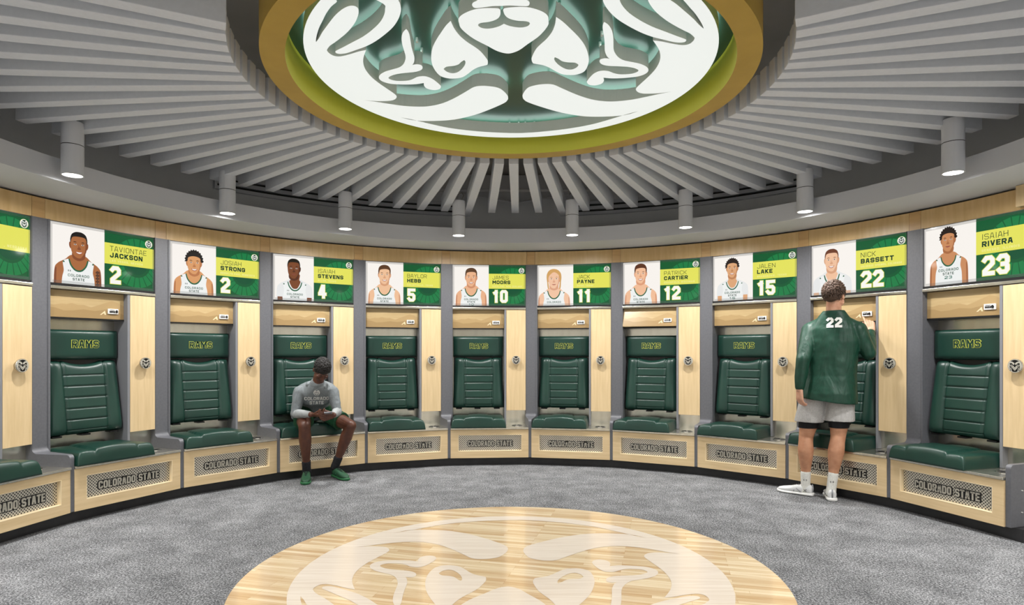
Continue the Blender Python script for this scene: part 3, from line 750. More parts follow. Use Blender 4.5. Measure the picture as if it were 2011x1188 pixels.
for z in (.34, .19):
    b = bmesh.new(); 
    for q in range(1): 
        n_ = 14; A = [b.verts.new((.4785, Y(3.53) + .008 * cos(2 * pi * i / n_), z + .008 * sin(2 * pi * i / n_))) for i in range(n_)]; B = [b.verts.new((.484, Y(3.53) + .005 * cos(2 * pi * i / n_), z + .005 * sin(2 * pi * i / n_))) for i in range(n_)]
        for i in range(n_): b.faces.new((A[i], A[(i + 1) % n_], B[(i + 1) % n_], B[i]))
        b.faces.new(B)
    link('bolt', b, e, 'chrome')

# ------------------------------------------------------------------ backlit name signs
LITC = {}
def L(col, k=1.0):
    key = (col, k)
    if key not in LITC: LITC[key] = lit('print ' + col + ('' if k == 1 else ' %.2f' % k), col, k)
    return LITC[key]
def border_mat():  # dark overlay, dims the sign margin that the backlight does not reach
    m, nt, b_ = new_mat('dark overlay for dim margin'); N = nt.nodes
    tr = N.new('ShaderNodeBsdfTransparent'); mx = N.new('ShaderNodeMixShader'); mx.inputs[0].default_value = .34
    b_.inputs['Base Color'].default_value = (.08, .09, .09, 1); b_.inputs['Roughness'].default_value = .08
    nt.links.new(tr.outputs[0], mx.inputs[1]); nt.links.new(b_.outputs[0], mx.inputs[2]); nt.links.new(mx.outputs[0], N['Material Output'].inputs[0])
    return m
M['border'] = border_mat()
SX0, SX1, SZ0, SZ1, XM = -.4235, .4405, 1.833, 2.3115, .002
YS = 3.765
def portrait(root, sp):
    mats = []; b = bmesh.new()
    def mi(col, k=1.0):
        m = L(col, k)
        if m not in mats: mats.append(m)
        return mats.index(m)
    lay = [0]
    def shp(pts, col, k=1.0, smooth=True, corners=(), clip=True):
        lay[0] += 1
        o_ = spline(pts, corners, 5) if smooth else list(pts)
        o_ = [(min(max(x, .0), .4255), min(max(z, 0), .4785)) for x, z in o_] if clip else o_
        o2 = [o_[0]]
        for q in o_[1:]:
            if hypot(q[0] - o2[-1][0], q[1] - o2[-1][1]) > 1e-5: o2.append(q)
        prism(b, [o2], lambda a, c, d: (SX0 + a, d, SZ0 + c), Y(YS) - .0003 * lay[0], None, mi(col, k))
    W, Hh = .4255, .4785
    shp([(0, 0), (W, 0), (W, Hh), (0, Hh)], '#f7f2ec', 1.0, False)
    sk, sh, hair = sp['skin'], sp['shade'], sp['hair']
    x, z, s, tl = sp.get('x', .215), sp.get('z', .285), sp.get('s', 1.0), sp.get('turn', 0)
    sy = sp.get('shy', .165)        # shoulder height
    jersey = '#eef0ee'
    q = lambda px, pz: (x + px * s, sy + pz * s)
    if sp.get('tee'):
        shp([q(-.19, -.3), q(-.185, -.06), q(-.155, .0), q(-.09, .035), q(-.04, .06), q(.04, .06), q(.09, .035), q(.155, .0), q(.185, -.06), q(.19, -.3)], '#e6e7e6', 1.0, corners=(0, 9))
        shp([q(-.178, -.3), q(-.178, -.135), q(-.128, -.135), q(-.125, -.3)], sk, 1, False); shp([q(.178, -.3), q(.178, -.135), q(.128, -.135), q(.125, -.3)], sk, 1, False)
    else:
        shp([q(-.185, -.3), q(-.18, -.08), q(-.158, -.02), q(-.10, .02), q(-.05, .06), q(.05, .06), q(.10, .02), q(.158, -.02), q(.18, -.08), q(.185, -.3)], sk, corners=(0, 9))
        shp([q(-.185, -.3), q(-.18, -.09), q(-.165, -.05), q(-.165, -.12), q(-.168, -.3)], sh, .95, corners=(0, 4)); shp([q(.185, -.3), q(.18, -.09), q(.165, -.05), q(.165, -.12), q(.168, -.3)], sh, .95, corners=(0, 4))
    if sp.get('tattoo'):
        for i in range(7):
            zz = -.06 - .025 * i
            shp([q(.135, zz), q(.15, zz + .012), q(.165, zz + .002), q(.158, zz - .012), q(.14, zz - .01)], '#5b3a2a')
    # jersey
    shp([q(-.13, -.3), q(-.125, -.14), q(-.112, -.07), q(-.118, .0), q(-.085, .022), q(-.07, .024), q(-.058, -.02), q(-.03, -.055), q(0, -.065), q(.03, -.055), q(.058, -.02), q(.07, .024), q(.085, .022), q(.118, .0), q(.112, -.07), q(.125, -.14), q(.13, -.3)], jersey, corners=(0, 5, 11, 16))
    shp([q(-.078, .024), q(-.064, -.024), q(-.034, -.062), q(0, -.073), q(.034, -.062), q(.064, -.024), q(.078, .024), q(.068, .026), q(.054, -.018), q(.028, -.05), q(0, -.06), q(-.028, -.05), q(-.054, -.018), q(-.068, .026)], '#23603f', corners=(0, 6, 7, 13))
    for sx in (-1, 1): shp([q(sx * .112, .008), q(sx * .122, .0), q(sx * .112, -.008), q(sx * .104, -.002)], '#23603f', 1, False)
    for dx in (-.078, -.064): shp([q(dx - .003, -.062), q(dx + .003, -.062), q(dx + .003, -.075), q(dx - .003, -.075)], '#55605a', 1, False)
    lay[0] += 1
    def tx(t_, zz, hh, w, col):
        text(b, t_, x, zz, hh, .02, hh * .2, .005, lambda a, c, d: (SX0 + a, d, SZ0 + c), Y(YS) - .0003 * lay[0], None, mi=mi(col), width=w, align=.5)
    t0 = sy - .115 * s
    if t0 > .004: tx('COLORADO', t0, .021, .165, '#4c6a5c')
    if t0 - .029 > .002: tx('STATE', t0 - .030, .021, .092, '#2f4f41')
    if sp.get('num') and t0 - .05 > 0:
        zz = max(.0, t0 - .062); tx(sp['num'], zz - .0, t0 - .038 - zz, .062, '#1d6a58')
    # neck, ears, face
    shp([q(-.058, .026), q(-.046, .05), q(-.047, .11), q(.047, .11), q(.046, .05), q(.058, .026), q(.03, -.035), q(0, -.048), q(-.03, -.035)], sk)
    p = lambda px, pz: (x + tl * .012 + px * s, z + pz * s)
    shp([p(-.05, -.055), p(-.03, -.085), p(0, -.098), p(.03, -.085), p(.05, -.055), p(.046, -.10), p(0, -.122), p(-.046, -.10)], sh)
    for sx in (-1, 1):
        if tl and sx == tl: continue
        shp([p(sx * .060, .02), p(sx * .072, .022), p(sx * .073, -.005), p(sx * .064, -.026), p(sx * .057, -.02)], sh)
    face = [(-.063, .03), (-.062, -.01), (-.055, -.05), (-.035, -.083), (-.012, -.098), (.012, -.098), (.035, -.083), (.055, -.05), (.062, -.01), (.063, .03), (.052, .075), (.025, .095), (-.025, .095), (-.052, .075)]
    shp([p(*f) for f in face], sk)
    shp([p(.063, .03), p(.062, -.01), p(.055, -.05), p(.035, -.083), p(.015, -.096), p(.035, -.07), p(.047, -.04), p(.052, 0), p(.054, .04)], sh, .97, corners=(0, 4))
    # hair
    hs = sp.get('style', 'short')
    if hs == 'short': H_ = [(-.066, .012), (-.070, .05), (-.060, .092), (-.030, .115), (.01, .120), (.045, .108), (.066, .078), (.070, .045), (.065, .012), (.058, .035), (.052, .062), (.02, .072), (-.02, .070), (-.050, .060), (-.058, .035)]
    elif hs == 'crop': H_ = [(-.064, .015), (-.066, .05), (-.055, .088), (-.028, .108), (0, .112), (.028, .108), (.055, .088), (.066, .05), (.064, .015), (.058, .045), (.045, .068), (.0, .074), (-.045, .068), (-.058, .045)]
    elif hs == 'long': H_ = [(-.058, -.105), (-.072, -.09), (-.078, -.03), (-.084, .02), (-.080, .065), (-.055, .105), (-.01, .122), (.04, .112), (.075, .078), (.085, .03), (.080, -.03), (.076, -.09), (.060, -.108), (.062, -.06), (.066, -.02), (.060, .03), (.045, .062), (.0, .085), (-.040, .060), (-.060, .03), (-.066, -.02), (-.060, -.06)]
    else:
        H_ = []; N_ = 26
        for i in range(N_):
            t = radians(-8 + 196 * i / (N_ - 1)); rr = 1.0 + (.07 if i % 2 else -.03)
            H_.append((-.082 * cos(t) * -1 * rr if False else .082 * cos(t) * rr, .030 + .098 * sin(t) * rr))
        H_ += [(-.062, .02), (-.055, .052), (-.03, .066), (0, .07), (.03, .066), (.055, .052), (.062, .02)]
    shp([p(*h) for h in H_], hair)
    # features
    for sx in (-1, 1):
        shp([p(sx * .016, .026), p(sx * .030, .033), p(sx * .046, .027), p(sx * .030, .027)], hair if hs != 'long' else '#b98d58')
        shp([p(sx * .018, .008), p(sx * .028, .0145), p(sx * .040, .009), p(sx * .029, .004)], '#f0e8e0')
        shp(circle(*p(sx * .029, .0095), .0048 * s, 10), '#2a1a12', 1, False)
        shp([p(sx * .016, .009), p(sx * .028, .0165), p(sx * .042, .010), p(sx * .028, .0145)], '#3a2418')
    shp([p(-.004, .012), p(-.006, -.012), p(-.015, -.027), p(-.006, -.032), p(.006, -.032), p(.015, -.027), p(.008, -.012), p(.006, .008), p(.003, -.018)], sh)
    if sp.get('smile'):
        shp([p(-.028, -.048), p(-.012, -.050), p(.012, -.050), p(.028, -.048), p(.016, -.064), p(0, -.069), p(-.016, -.064)], '#a85a4c')
        shp([p(-.022, -.051), p(0, -.053), p(.022, -.051), p(.012, -.060), p(0, -.063), p(-.012, -.060)], '#fbf7f2')
    else:
        shp([p(-.024, -.053), p(-.008, -.049), p(0, -.051), p(.008, -.049), p(.024, -.053), p(.010, -.062), p(0, -.064), p(-.010, -.062)], sp.get('lip', '#a9624f'))
        shp([p(-.024, -.053), p(0, -.055), p(.024, -.053), p(0, -.0575)], '#5d2f26')
    return link('portrait', b, root, mats)
DARKHAIR = '#17110f'
PL = {
 -1: dict(skin='#d9a27c', shade='#bd8460', hair='#3a281d', first='N', last='JE', town=', NEBRASKA', num_='', name='backlit green name sign cut off by the left edge of the photo'),
 0: dict(skin='#a8683c', shade='#84492a', hair=DARKHAIR, style='crop', x=.217, z=.312, sy=0, shy=.175, tattoo=1, first='TAVIONTAE', last='JACKSON', town='LAS VEGAS, NEVADA', num_='2', smile=1, name='backlit name sign number 2 with a tattooed player, second from left'),
 1: dict(skin='#d99b66', shade='#b9774a', hair=DARKHAIR, style='afro', x=.218, z=.290, smile=1, first='JOSIAH', last='STRONG', town='BROOKLYN PARK, MINNESOTA', num_='2', name='backlit name sign number 2 with a smiling bushy-haired player'),
 2: dict(skin='#7a4526', shade='#562d1a', hair=DARKHAIR, style='crop', x=.225, z=.330, shy=.170, tee=1, turn=-1, first='ISAIAH', last='STEVENS', town='ALLEN, TEXAS', num_='4', lip='#8a4a3a', name='backlit name sign showing number four'),
 3: dict(skin='#eebf98', shade='#d79e78', hair='#5a3a26', style='short', x=.210, z=.325, smile=1, first='BAYLOR', last='HEBB', town='COLLEYVILLE, TEXAS', num_='5', name='backlit name sign showing number five'),
 4: dict(skin='#e9b28a', shade='#cf8f6a', hair='#5b3d29', style='short', x=.218, z=.325, shy=.178, num='10', smile=1, first='JAMES', last='MOORS', town='AUCKLAND, NEW ZEALAND', num_='10', name='backlit name sign showing number ten'),
 5: dict(skin='#f0c3a2', shade='#dca383', hair='#d2a263', style='long', x=.198, z=.305, s=1.04, shy=.150, first='JACK', last='PAYNE', town='BOISE, IDAHO', num_='11', lip='#cf8d78', name='backlit name sign showing number eleven with a long-haired blond player'),
 6: dict(skin='#f0bd98', shade='#dc9c78', hair='#5b3320', style='short', x=.205, z=.335, s=1.02, shy=.160, smile=1, first='PATRICK', last='CARTIER', town='BROOKFIELD, WISCONSIN', num_='12', name='backlit name sign showing number twelve'),
 7: dict(skin='#dca577', shade='#bd8258', hair='#241814', style='afro', x=.210, z=.330, s=.9, shy=.175, tee=1, num='15', smile=1, first='JALEN', last='LAKE', town='WAXAHACHIE, TEXAS', num_='15', name='backlit name sign showing number fifteen'),
 8: dict(skin='#eebf9c', shade='#d7a07c', hair='#6b3a24', style='crop', x=.200, z=.315, shy=.160, tee=1, smile=1, first='NICK', last='BASSETT', town='COLORADO SPRINGS, COLORADO', num_='22', name='backlit name sign showing number twenty-two above the standing man'),
 9: dict(skin='#c98b5e', shade='#a86a42', hair='#221712', style='afro', x=.207, z=.350, s=.86, shy=.205, num='23', first='ISAIAH', last='RIVERA', town='GENESEO, ILLINOIS', num_='23', name='backlit name sign showing number twenty-three, rightmost in the row'),
}
def make_sign(k):
    sp = PL[k]; a = th(k) + DTH / 2
    r = empty('name_sign', sp['name'], 'illuminated sign', (R0 * sin(a), R0 * cos(a), 0), -a, 'backlit name signs over the lockers')
    h = boxes((SX0 + .001, SX1 - .001, Y(3.768), Y(3.83), 1.834, 2.311)); link('sign_housing', h, r, 'black')
    link('bottom_trim', boxes((SX0, SX1, Y(3.752), Y(3.768), 1.812, 1.8325)), r, 'black')
    portrait(r, sp)
    b = bmesh.new(); mats = [L('#08582f'), L('#127a42'), L('#e3e15c'), L('#075030')]
    y1 = Y(YS)
    prism(b, [[(XM, SZ0), (SX1, SZ0), (SX1, SZ1), (XM, SZ1)]], PF, y1 - .0003, None, 0)
    cx, cz = .285, 2.065; nseg = 22
    for i in range(nseg):
        t0, t1 = 2 * pi * (i + .07) / nseg, 2 * pi * (i + .93) / nseg
        pts = [(cx + .215 * cos(t0), cz + .215 * sin(t0)), (cx + .215 * cos(t1), cz + .215 * sin(t1)), (cx + .125 * cos(t1), cz + .125 * sin(t1)), (cx + .125 * cos(t0), cz + .125 * sin(t0))]
        if min(p[0] for p in pts) > SX1 - .02: continue
        pts = [(min(max(p[0], XM), SX1 - .002), min(max(p[1], SZ0 + .002), SZ1 - .002)) for p in pts]
        try: prism(b, [pts], PF, y1 - .0007, None, 1)
        except ValueError: pass
    prism(b, [circle(cx, cz, .10, 40)], PF, y1 - .0007, None, 3)
    pnl = link('printed_panel', b, r, mats)
    b = bmesh.new(); prism(b, [[(XM, 2.034), (SX1, 2.034), (SX1, 2.211), (XM, 2.211)]], PF, y1 - .0011, None, 0); link('name_band', b, r, [L('#e3e15c')])
    b = bmesh.new(); y2 = y1 - .0015; u0 = .046
    if k == -1:
        text(b, sp['first'], .165, 2.145, .043, .034, .0045, .006, PF, y2, align=1)
        link('lettering', b, r, [L('#123a26'), L('#f2ee9a')]); b = bmesh.new()
        text(b, sp['last'], .20, 2.088, .043, .036, .0105, .006, PF, y2, align=1)
        link('lettering', b, r, [L('#123a26'), L('#f2ee9a')]); b = bmesh.new()
        text(b, sp['town'], .415, 2.053, .020, .014, .0035, .006, PF, y2, align=1, mi=1)
        link('lettering', b, r, [L('#123a26'), L('#f2ee9a')]); b = bmesh.new()
    else:
        text(b, sp['first'], u0, 2.144, .043, .033, .0042, .007, PF, y2)
        text(b, sp['last'], u0, 2.089, .042, .036, .0105, .0065, PF, y2)
        nt_ = len(sp['town']); pitch = min(.0185, .37 / nt_)
        text(b, sp['town'], u0, 2.053, .018, pitch * .72, .0032, pitch * .30, PF, y2, mi=1)
        cw = .090
        link('lettering', b, r, [L('#123a26'), L('#f2ee9a')]); b = bmesh.new()
        text(b, sp['num_'], u0 + .004, 1.868, .150, cw, .032, .015, PF, y2, grow=.0045, mi=2)
        text(b, sp['num_'], u0 + .004, 1.868, .150, cw, .032, .015, PF, y2 - .0004, mi=3)
    if k != -1: link('player_number', b, r, [L('#123a26'), L('#f2ee9a'), L('#d9dd4e'), L('#f7f6f0')])
    b = bmesh.new(); prism(b, [circle(.392, 2.250, .034, 36)], PF, y2, None, 1); prism(b, [circle(.392, 2.250, .0325, 36)], PF, y2 - .0003, None, 0); prism(b, [circle(.392, 2.250, .029, 36)], PF, y2 - .0006, None, 2); emblem(b, .392, 2.250, .0305, PF, y2 - .0009, None, 0)
    link('emblem', b, r, [L('#f4f5ee'), L('#d9dd4e'), L('#0f3a25')])
    b = bmesh.new(); y3 = y1 - .009; t = .022
    for o_ in ([(SX0, SZ0), (SX1, SZ0), (SX1, SZ0 + t), (SX0, SZ0 + t)], [(SX0, SZ1 - t), (SX1, SZ1 - t), (SX1, SZ1), (SX0, SZ1)], [(SX0, SZ0 + t), (SX0 + t * .9, SZ0 + t), (SX0 + t * .9, SZ1 - t), (SX0, SZ1 - t)], [(SX1 - t * .9, SZ0 + t), (SX1, SZ0 + t), (SX1, SZ1 - t), (SX1 - t * .9, SZ1 - t)]):
        prism(b, [o_], PF, y3, None)
    link('dim_margin', b, r, 'border')  # overlay strips imitate the weaker backlight along the sign's edges
for k in range(-1, 10): make_sign(k)

# ------------------------------------------------------------------ people
def skin_mat(name, c1, c2, rough=.5):
    m = noise_mix(name, c1, c2, (1, 1, 1), 18, rough=rough, bump=.03, detail=3)
    m.node_tree.nodes['Principled BSDF'].inputs['Subsurface Weight'].default_value = .08
    m.node_tree.nodes['Principled BSDF'].inputs['Subsurface Radius'].default_value = (.02, .008, .004)
    return m
M['skin_dark'] = skin_mat('deep brown skin', '#4f2e22', '#5f3929', .42)
M['skin_pale'] = skin_mat('fair skin', '#c58f74', '#d6a68c', .5)
M['leg_pale'] = skin_mat('fair skin legs', '#b47f60', '#c39070', .55)
def cloth(name, c1, c2, nscale, rough=.7, fold=.5, spec=.3, fs=5):
    m = noise_mix(name, c1, c2, (1, 1, 1), nscale, rough=rough, spec=spec, detail=5)
    nt = m.node_tree; N = nt.nodes; b = N['Principled BSDF']
    tc = N.new('ShaderNodeTexCoord'); mp = N.new('ShaderNodeMapping'); mp.inputs['Scale'].default_value = (2.2, 2.2, .55); mp.inputs['Rotation'].default_value = (.3, .4, .2)
    w = N.new('ShaderNodeTexNoise'); w.inputs['Scale'].default_value = fs; w.inputs['Detail'].default_value = 3; w.inputs['Distortion'].default_value = 1.2
    nt.links.new(tc.outputs['Object'], mp.inputs[0]); nt.links.new(mp.outputs[0], w.inputs['Vector'])
    bp = N.new('ShaderNodeBump'); bp.inputs['Strength'].default_value = fold; bp.inputs['Distance'].default_value = .03
    nt.links.new(w.outputs['Fac'], bp.inputs['Height']); nt.links.new(bp.outputs[0], b.inputs['Normal'])
    return m
M['heather'] = cloth('grey heather jersey cloth', '#666c6f', '#7f8588', 300, .75, .5)
M['heather_light'] = cloth('pale heather sleeve cloth', '#878b8c', '#9a9e9e', 300, .75, .5)
M['green_short'] = cloth('green mesh shorts', '#163f27', '#1c4c30', 60, .6, .4)
M['satin_green'] = cloth('dark green satin shirt', '#103628', '#133e2f', 30, .50, .5, .35, 3.6)
M['grey_short'] = cloth('light grey shorts', '#a5a3a1', '#b2b0ae', 90, .7, .35)
M['black_cloth'] = cloth('black compression cloth', '#101014', '#18181c', 60, .7, .2)
M['dark_sock'] = cloth('charcoal sock', '#1c1c20', '#26262a', 80, .8, .2)
M['white_sock'] = cloth('white ribbed sock', '#d0d0c8', '#dededa', 90, .85, .25)
M['shoe_green'] = plain('green knit shoe', '#1b482f', .6, bump=.3, bscale=120)
M['shoe_green_sole'] = plain('green foam sole', '#2b6a42', .5)
M['shoe_white'] = plain('white knit shoe', '#d3d4d4', .6, bump=.3, bscale=120)
M['shoe_white_sole'] = plain('white foam sole', '#e4e4e2', .5)
M['shoe_grey'] = plain('grey shoe panel', '#8d8f93', .6)
M['hair_black'] = plain('black curly hair', '#15110f', .7, bump=.6, bscale=160)
M['hair_brown'] = noise_mix('short brown hair', '#38281e', '#5a4334', (60, 60, 30), 3, rough=.6, bump=.4)
M['print_white'] = plain('white print', '#e4e4e0', .6)
M['print_black'] = plain('black print', '#17181a', .6)
M['eye'] = plain('eye white', '#d9d4cc', .3)
M['lip'] = plain('lips', '#7a4a40', .5)
M['phone_glass'] = emit('phone screen', '#9fb0c4', .5)

def cap(bm, a, b, ra, rb, n=14, m=5):
    a, b = Vector(a), Vector(b); ax = b - a; Lh = ax.length
    if Lh < 1e-6: ax = Vector((0, 0, 1)); Lh = 1e-6
    ax.normalize(); u = ax.orthogonal().normalized(); v = ax.cross(u)
    rows = []
    for i in range(1, m + 1):
        t = -pi / 2 + (pi / 2) * i / m
        rows.append((a + ax * (ra * sin(t)), ra * cos(t)))
    for i in range(0, m):
        t = (pi / 2) * i / m
        rows.append((b + ax * (rb * sin(t)), rb * cos(t)))
    R = [[bm.verts.new(c + r * (cos(2 * pi * k / n) * u + sin(2 * pi * k / n) * v)) for k in range(n)] for c, r in rows]
    s = bm.verts.new(a - ax * ra); e = bm.verts.new(b + ax * rb)
    for k in range(n): bm.faces.new((s, R[0][(k + 1) % n], R[0][k])); bm.faces.new((e, R[-1][k], R[-1][(k + 1) % n]))
    for p, q in zip(R, R[1:]):
        for k in range(n): bm.faces.new((p[k], p[(k + 1) % n], q[(k + 1) % n], q[k]))
def chain(bm, pr, n=14):
    for (p, r), (q, s) in zip(pr, pr[1:]): cap(bm, p, q, r, s, n)
def ell(bm, c, rad, rot=None, n=20, m=12):
    c = Vector(c); rot = rot or Matrix.Identity(3)
    T = lambda x, y, z: c + rot @ Vector((x * rad[0], y * rad[1], z * rad[2]))
    rows = [[bm.verts.new(T(cos(t) * cos(2 * pi * k / n), cos(t) * sin(2 * pi * k / n), sin(t))) for k in range(n)] for t in [-pi / 2 + pi * i / m for i in range(1, m)]]
    s = bm.verts.new(T(0, 0, -1)); e = bm.verts.new(T(0, 0, 1))
    for k in range(n): bm.faces.new((s, rows[0][(k + 1) % n], rows[0][k])); bm.faces.new((e, rows[-1][k], rows[-1][(k + 1) % n]))
    for p, q in zip(rows, rows[1:]):
        for k in range(n): bm.faces.new((p[k], p[(k + 1) % n], q[(k + 1) % n], q[k]))
def loft(bm, rings, n=28, power=2.0):     # rings: (centre, side vector, fore vector) with lengths = half sizes
    R = []
    for c, sv, fv in rings:
        c, sv, fv = Vector(c), Vector(sv), Vector(fv); row = []
        for k in range(n):
            t = 2 * pi * k / n; cx_, sx_ = cos(t), sin(t)
            cx_ = math.copysign(abs(cx_) ** (2 / power), cx_); sx_ = math.copysign(abs(sx_) ** (2 / power), sx_)
            row.append(bm.verts.new(c + sv * cx_ + fv * sx_))
        R.append(row)
    for p, q in zip(R, R[1:]):
        for k in range(n): bm.faces.new((p[k], p[(k + 1) % n], q[(k + 1) % n], q[k]))
    bm.faces.new(list(reversed(R[0]))); bm.faces.new(R[-1])
def remesh(name, bm, parent, mats, voxel=.006, smooth=4, loc=None, wrinkle=0, ws=.12):
    bmesh.ops.recalc_face_normals(bm, faces=bm.faces)
    me = bpy.data.meshes.new(name); bm.to_mesh(me); bm.free()
    t = bpy.data.objects.new('tmp', me); COL.objects.link(t)
    m = t.modifiers.new('r', 'REMESH'); m.mode = 'VOXEL'; m.voxel_size = voxel; m.use_smooth_shade = True
    if smooth: s = t.modifiers.new('s', 'SMOOTH'); s.factor = .5; s.iterations = smooth
    if wrinkle:
        tx_ = bpy.data.textures.new(name, 'CLOUDS'); tx_.noise_scale = ws; tx_.noise_depth = 2
        d = t.modifiers.new('d', 'DISPLACE'); d.texture = tx_; d.strength = wrinkle; d.mid_level = .5; d.texture_coords = 'LOCAL'
    dg = bpy.context.evaluated_depsgraph_get(); dg.update()
    out = bpy.data.meshes.new_from_object(t.evaluated_get(dg)); out.name = name
    bpy.data.objects.remove(t); bpy.data.meshes.remove(me)
    off = parent.matrix_basis.translation if parent else Vector((0, 0, 0))
    out.transform(Matrix.Translation(-off))
    out.materials.clear()
    for mm in (mats if isinstance(mats, (list, tuple)) else [mats]): out.materials.append(M[mm])
    for p in out.polygons: p.use_smooth = True; p.material_index = 0
    o = bpy.data.objects.new(name, out); COL.objects.link(o); o.parent = parent
    return o
def plainmesh(name, bm, parent, mats, smooth=True):
    bmesh.ops.recalc_face_normals(bm, faces=bm.faces)
    off = parent.matrix_basis.translation
    for v in bm.verts: v.co -= off
    return link(name, bm, parent, mats, smooth)
def decal(name, target, root, mats, draw, origin, right, up, fwd, lift=.002):
    """print conformed to the cloth: drawn in a plane, then dropped on to the surface along fwd"""
    off = root.matrix_basis.translation
    bm = bmesh.new(); draw(bm, lambda a, b, d: Vector(origin) + Vector(right) * a + Vector(up) * b + Vector((0, 0, 0)))
    bmesh.ops.subdivide_edges(bm, edges=[e for e in bm.edges if e.calc_length() > .009], cuts=2, use_grid_fill=True)
    bmesh.ops.triangulate(bm, faces=bm.faces)
    tb = BVHTree.FromPolygons([v.co + off for v in target.data.vertices], [tuple(p.vertices) for p in target.data.polygons])
    f = Vector(fwd).normalized(); lv = {}
    for v in bm.verts:
        h = tb.ray_cast(v.co - f * .5, f)
        if h[0] is not None: v.co = h[0] - f * lift
        v.co -= off
    return link(name, bm, root, mats)
def hand(bm, wrist, dirv, palm_n, side, curl, length=.19, spread=.06, thumb=None, point=None, r0=.0095):
    """palm and five fingers; dirv towards the fingers, palm_n out of the palm, side = thumb side"""
    d = Vector(dirv).normalized(); nrm = Vector(palm_n).normalized(); s = Vector(side).normalized()
    w = Vector(wrist); pl = length * .50
    k0 = w + d * pl
    for q in (-.030, -.010, .010, .030):
        cap(bm, w + d * .012 + s * q * .7, k0 + s * q * 1.05, .0155, .0125, 10, 4)
    tips = []
    for i, q in enumerate((.033, .011, -.011, -.032)):      # index .. little
        L_ = (length * .48) * (.94, 1.04, .97, .78)[i]
        c = (point if (point is not None and i == 0) else curl)
        p = k0 + s * q; dd = (d + s * q * spread * 10 * .3).normalized(); seg = (L_ * .44, L_ * .31, L_ * .25); ang = 0; r = r0 * (1, 1.03, 1, .88)[i]
        for j in range(3):
            ang += c * (.75, 1.0, .75)[j]
            v = (dd * cos(ang) + nrm * sin(ang)); e = p + v * seg[j]
            cap(bm, p, e, r, r * .9, 10, 4); p = e; r *= .92
        tips.append(p)
    t0 = w + d * pl * .25 + s * .026; t = thumb or (.6, .55, .35)
    v1 = (d * t[0] + s * t[1] + nrm * t[2]).normalized(); p1 = t0 + v1 * .038
    v2 = (v1 + d * .5 + nrm * .35).normalized(); p2 = p1 + v2 * .030; p3 = p2 + (v2 + d * .3).normalized() * .024
    cap(bm, t0, p1, .0145, .0125, 10, 4); cap(bm, p1, p2, .0118, .0108, 10, 4); cap(bm, p2, p3, .0108, .0092, 10, 4)
    return tips
def head(bm, c, fwd, up, s=1.0):
    """skull, jaw, nose, ears, brow, lips as one surface"""
    f = Vector(fwd).normalized(); u = Vector(up); u = (u - f * u.dot(f)).normalized(); r = f.cross(u).normalized()
    B = Matrix((r, f, u)).transposed(); c = Vector(c)
    P = lambda x, y, z: c + B @ Vector((x * s, y * s, z * s))
    ell(bm, P(0, -.012, .025), (.074 * s, .094 * s, .084 * s), B)
    ell(bm, P(0, .030, -.030), (.062 * s, .062 * s, .078 * s), B)
    ell(bm, P(0, .052, -.080), (.034 * s, .034 * s, .028 * s), B)      # chin
    for sx in (-1, 1):
        ell(bm, P(sx * .040, .035, -.050), (.026 * s, .040 * s, .034 * s), B)      # jaw
        ell(bm, P(sx * .038, .062, -.012), (.022 * s, .020 * s, .018 * s), B)      # cheek
        ell(bm, P(sx * .028, .078, .028), (.022 * s, .013 * s, .008 * s), B)       # brow
        ell(bm, P(sx * .076, -.006, -.006), (.008 * s, .019 * s, .032 * s), B)     # ear
        cap(bm, P(sx * .076, -.018, .015), P(sx * .080, -.020, -.012), .006 * s, .005 * s, 8, 3)
    cap(bm, P(0, .084, .018), P(0, .104, -.022), .008 * s, .012 * s, 10, 4)       # nose
    for sx in (-1, 1): ell(bm, P(sx * .011, .094, -.026), (.009 * s, .010 * s, .008 * s), B)
    ell(bm, P(0, .086, -.050), (.022 * s, .010 * s, .006 * s), B); ell(bm, P(0, .084, -.059), (.019 * s, .010 * s, .007 * s), B)
    return P, B
def face_parts(P, B, root, skin, s=1.0, shut=False):
    bm = bmesh.new()
    for sx in (-1, 1): ell(bm, P(sx * .030, .075 if not shut else .0765, .010 if not shut else .004), (.013 * s, .010 * s, (.008 if not shut else .003) * s), B, 12, 8)
    plainmesh('eyelids' if shut else 'eyeballs', bm, root, skin if shut else 'eye')
    bm = bmesh.new()
    for sx in (-1, 1): ell(bm, P(sx * .030, .0845, .009 if not shut else .004), (.0055 * s, .0022 * s, (.0055 if not shut else .003) * s), B, 10, 6); cap(bm, P(sx * .018, .090, .034), P(sx * .042, .080, .034), .0034, .0026, 8, 3)
    plainmesh('irises_and_eyebrows', bm, root, 'hair_black')
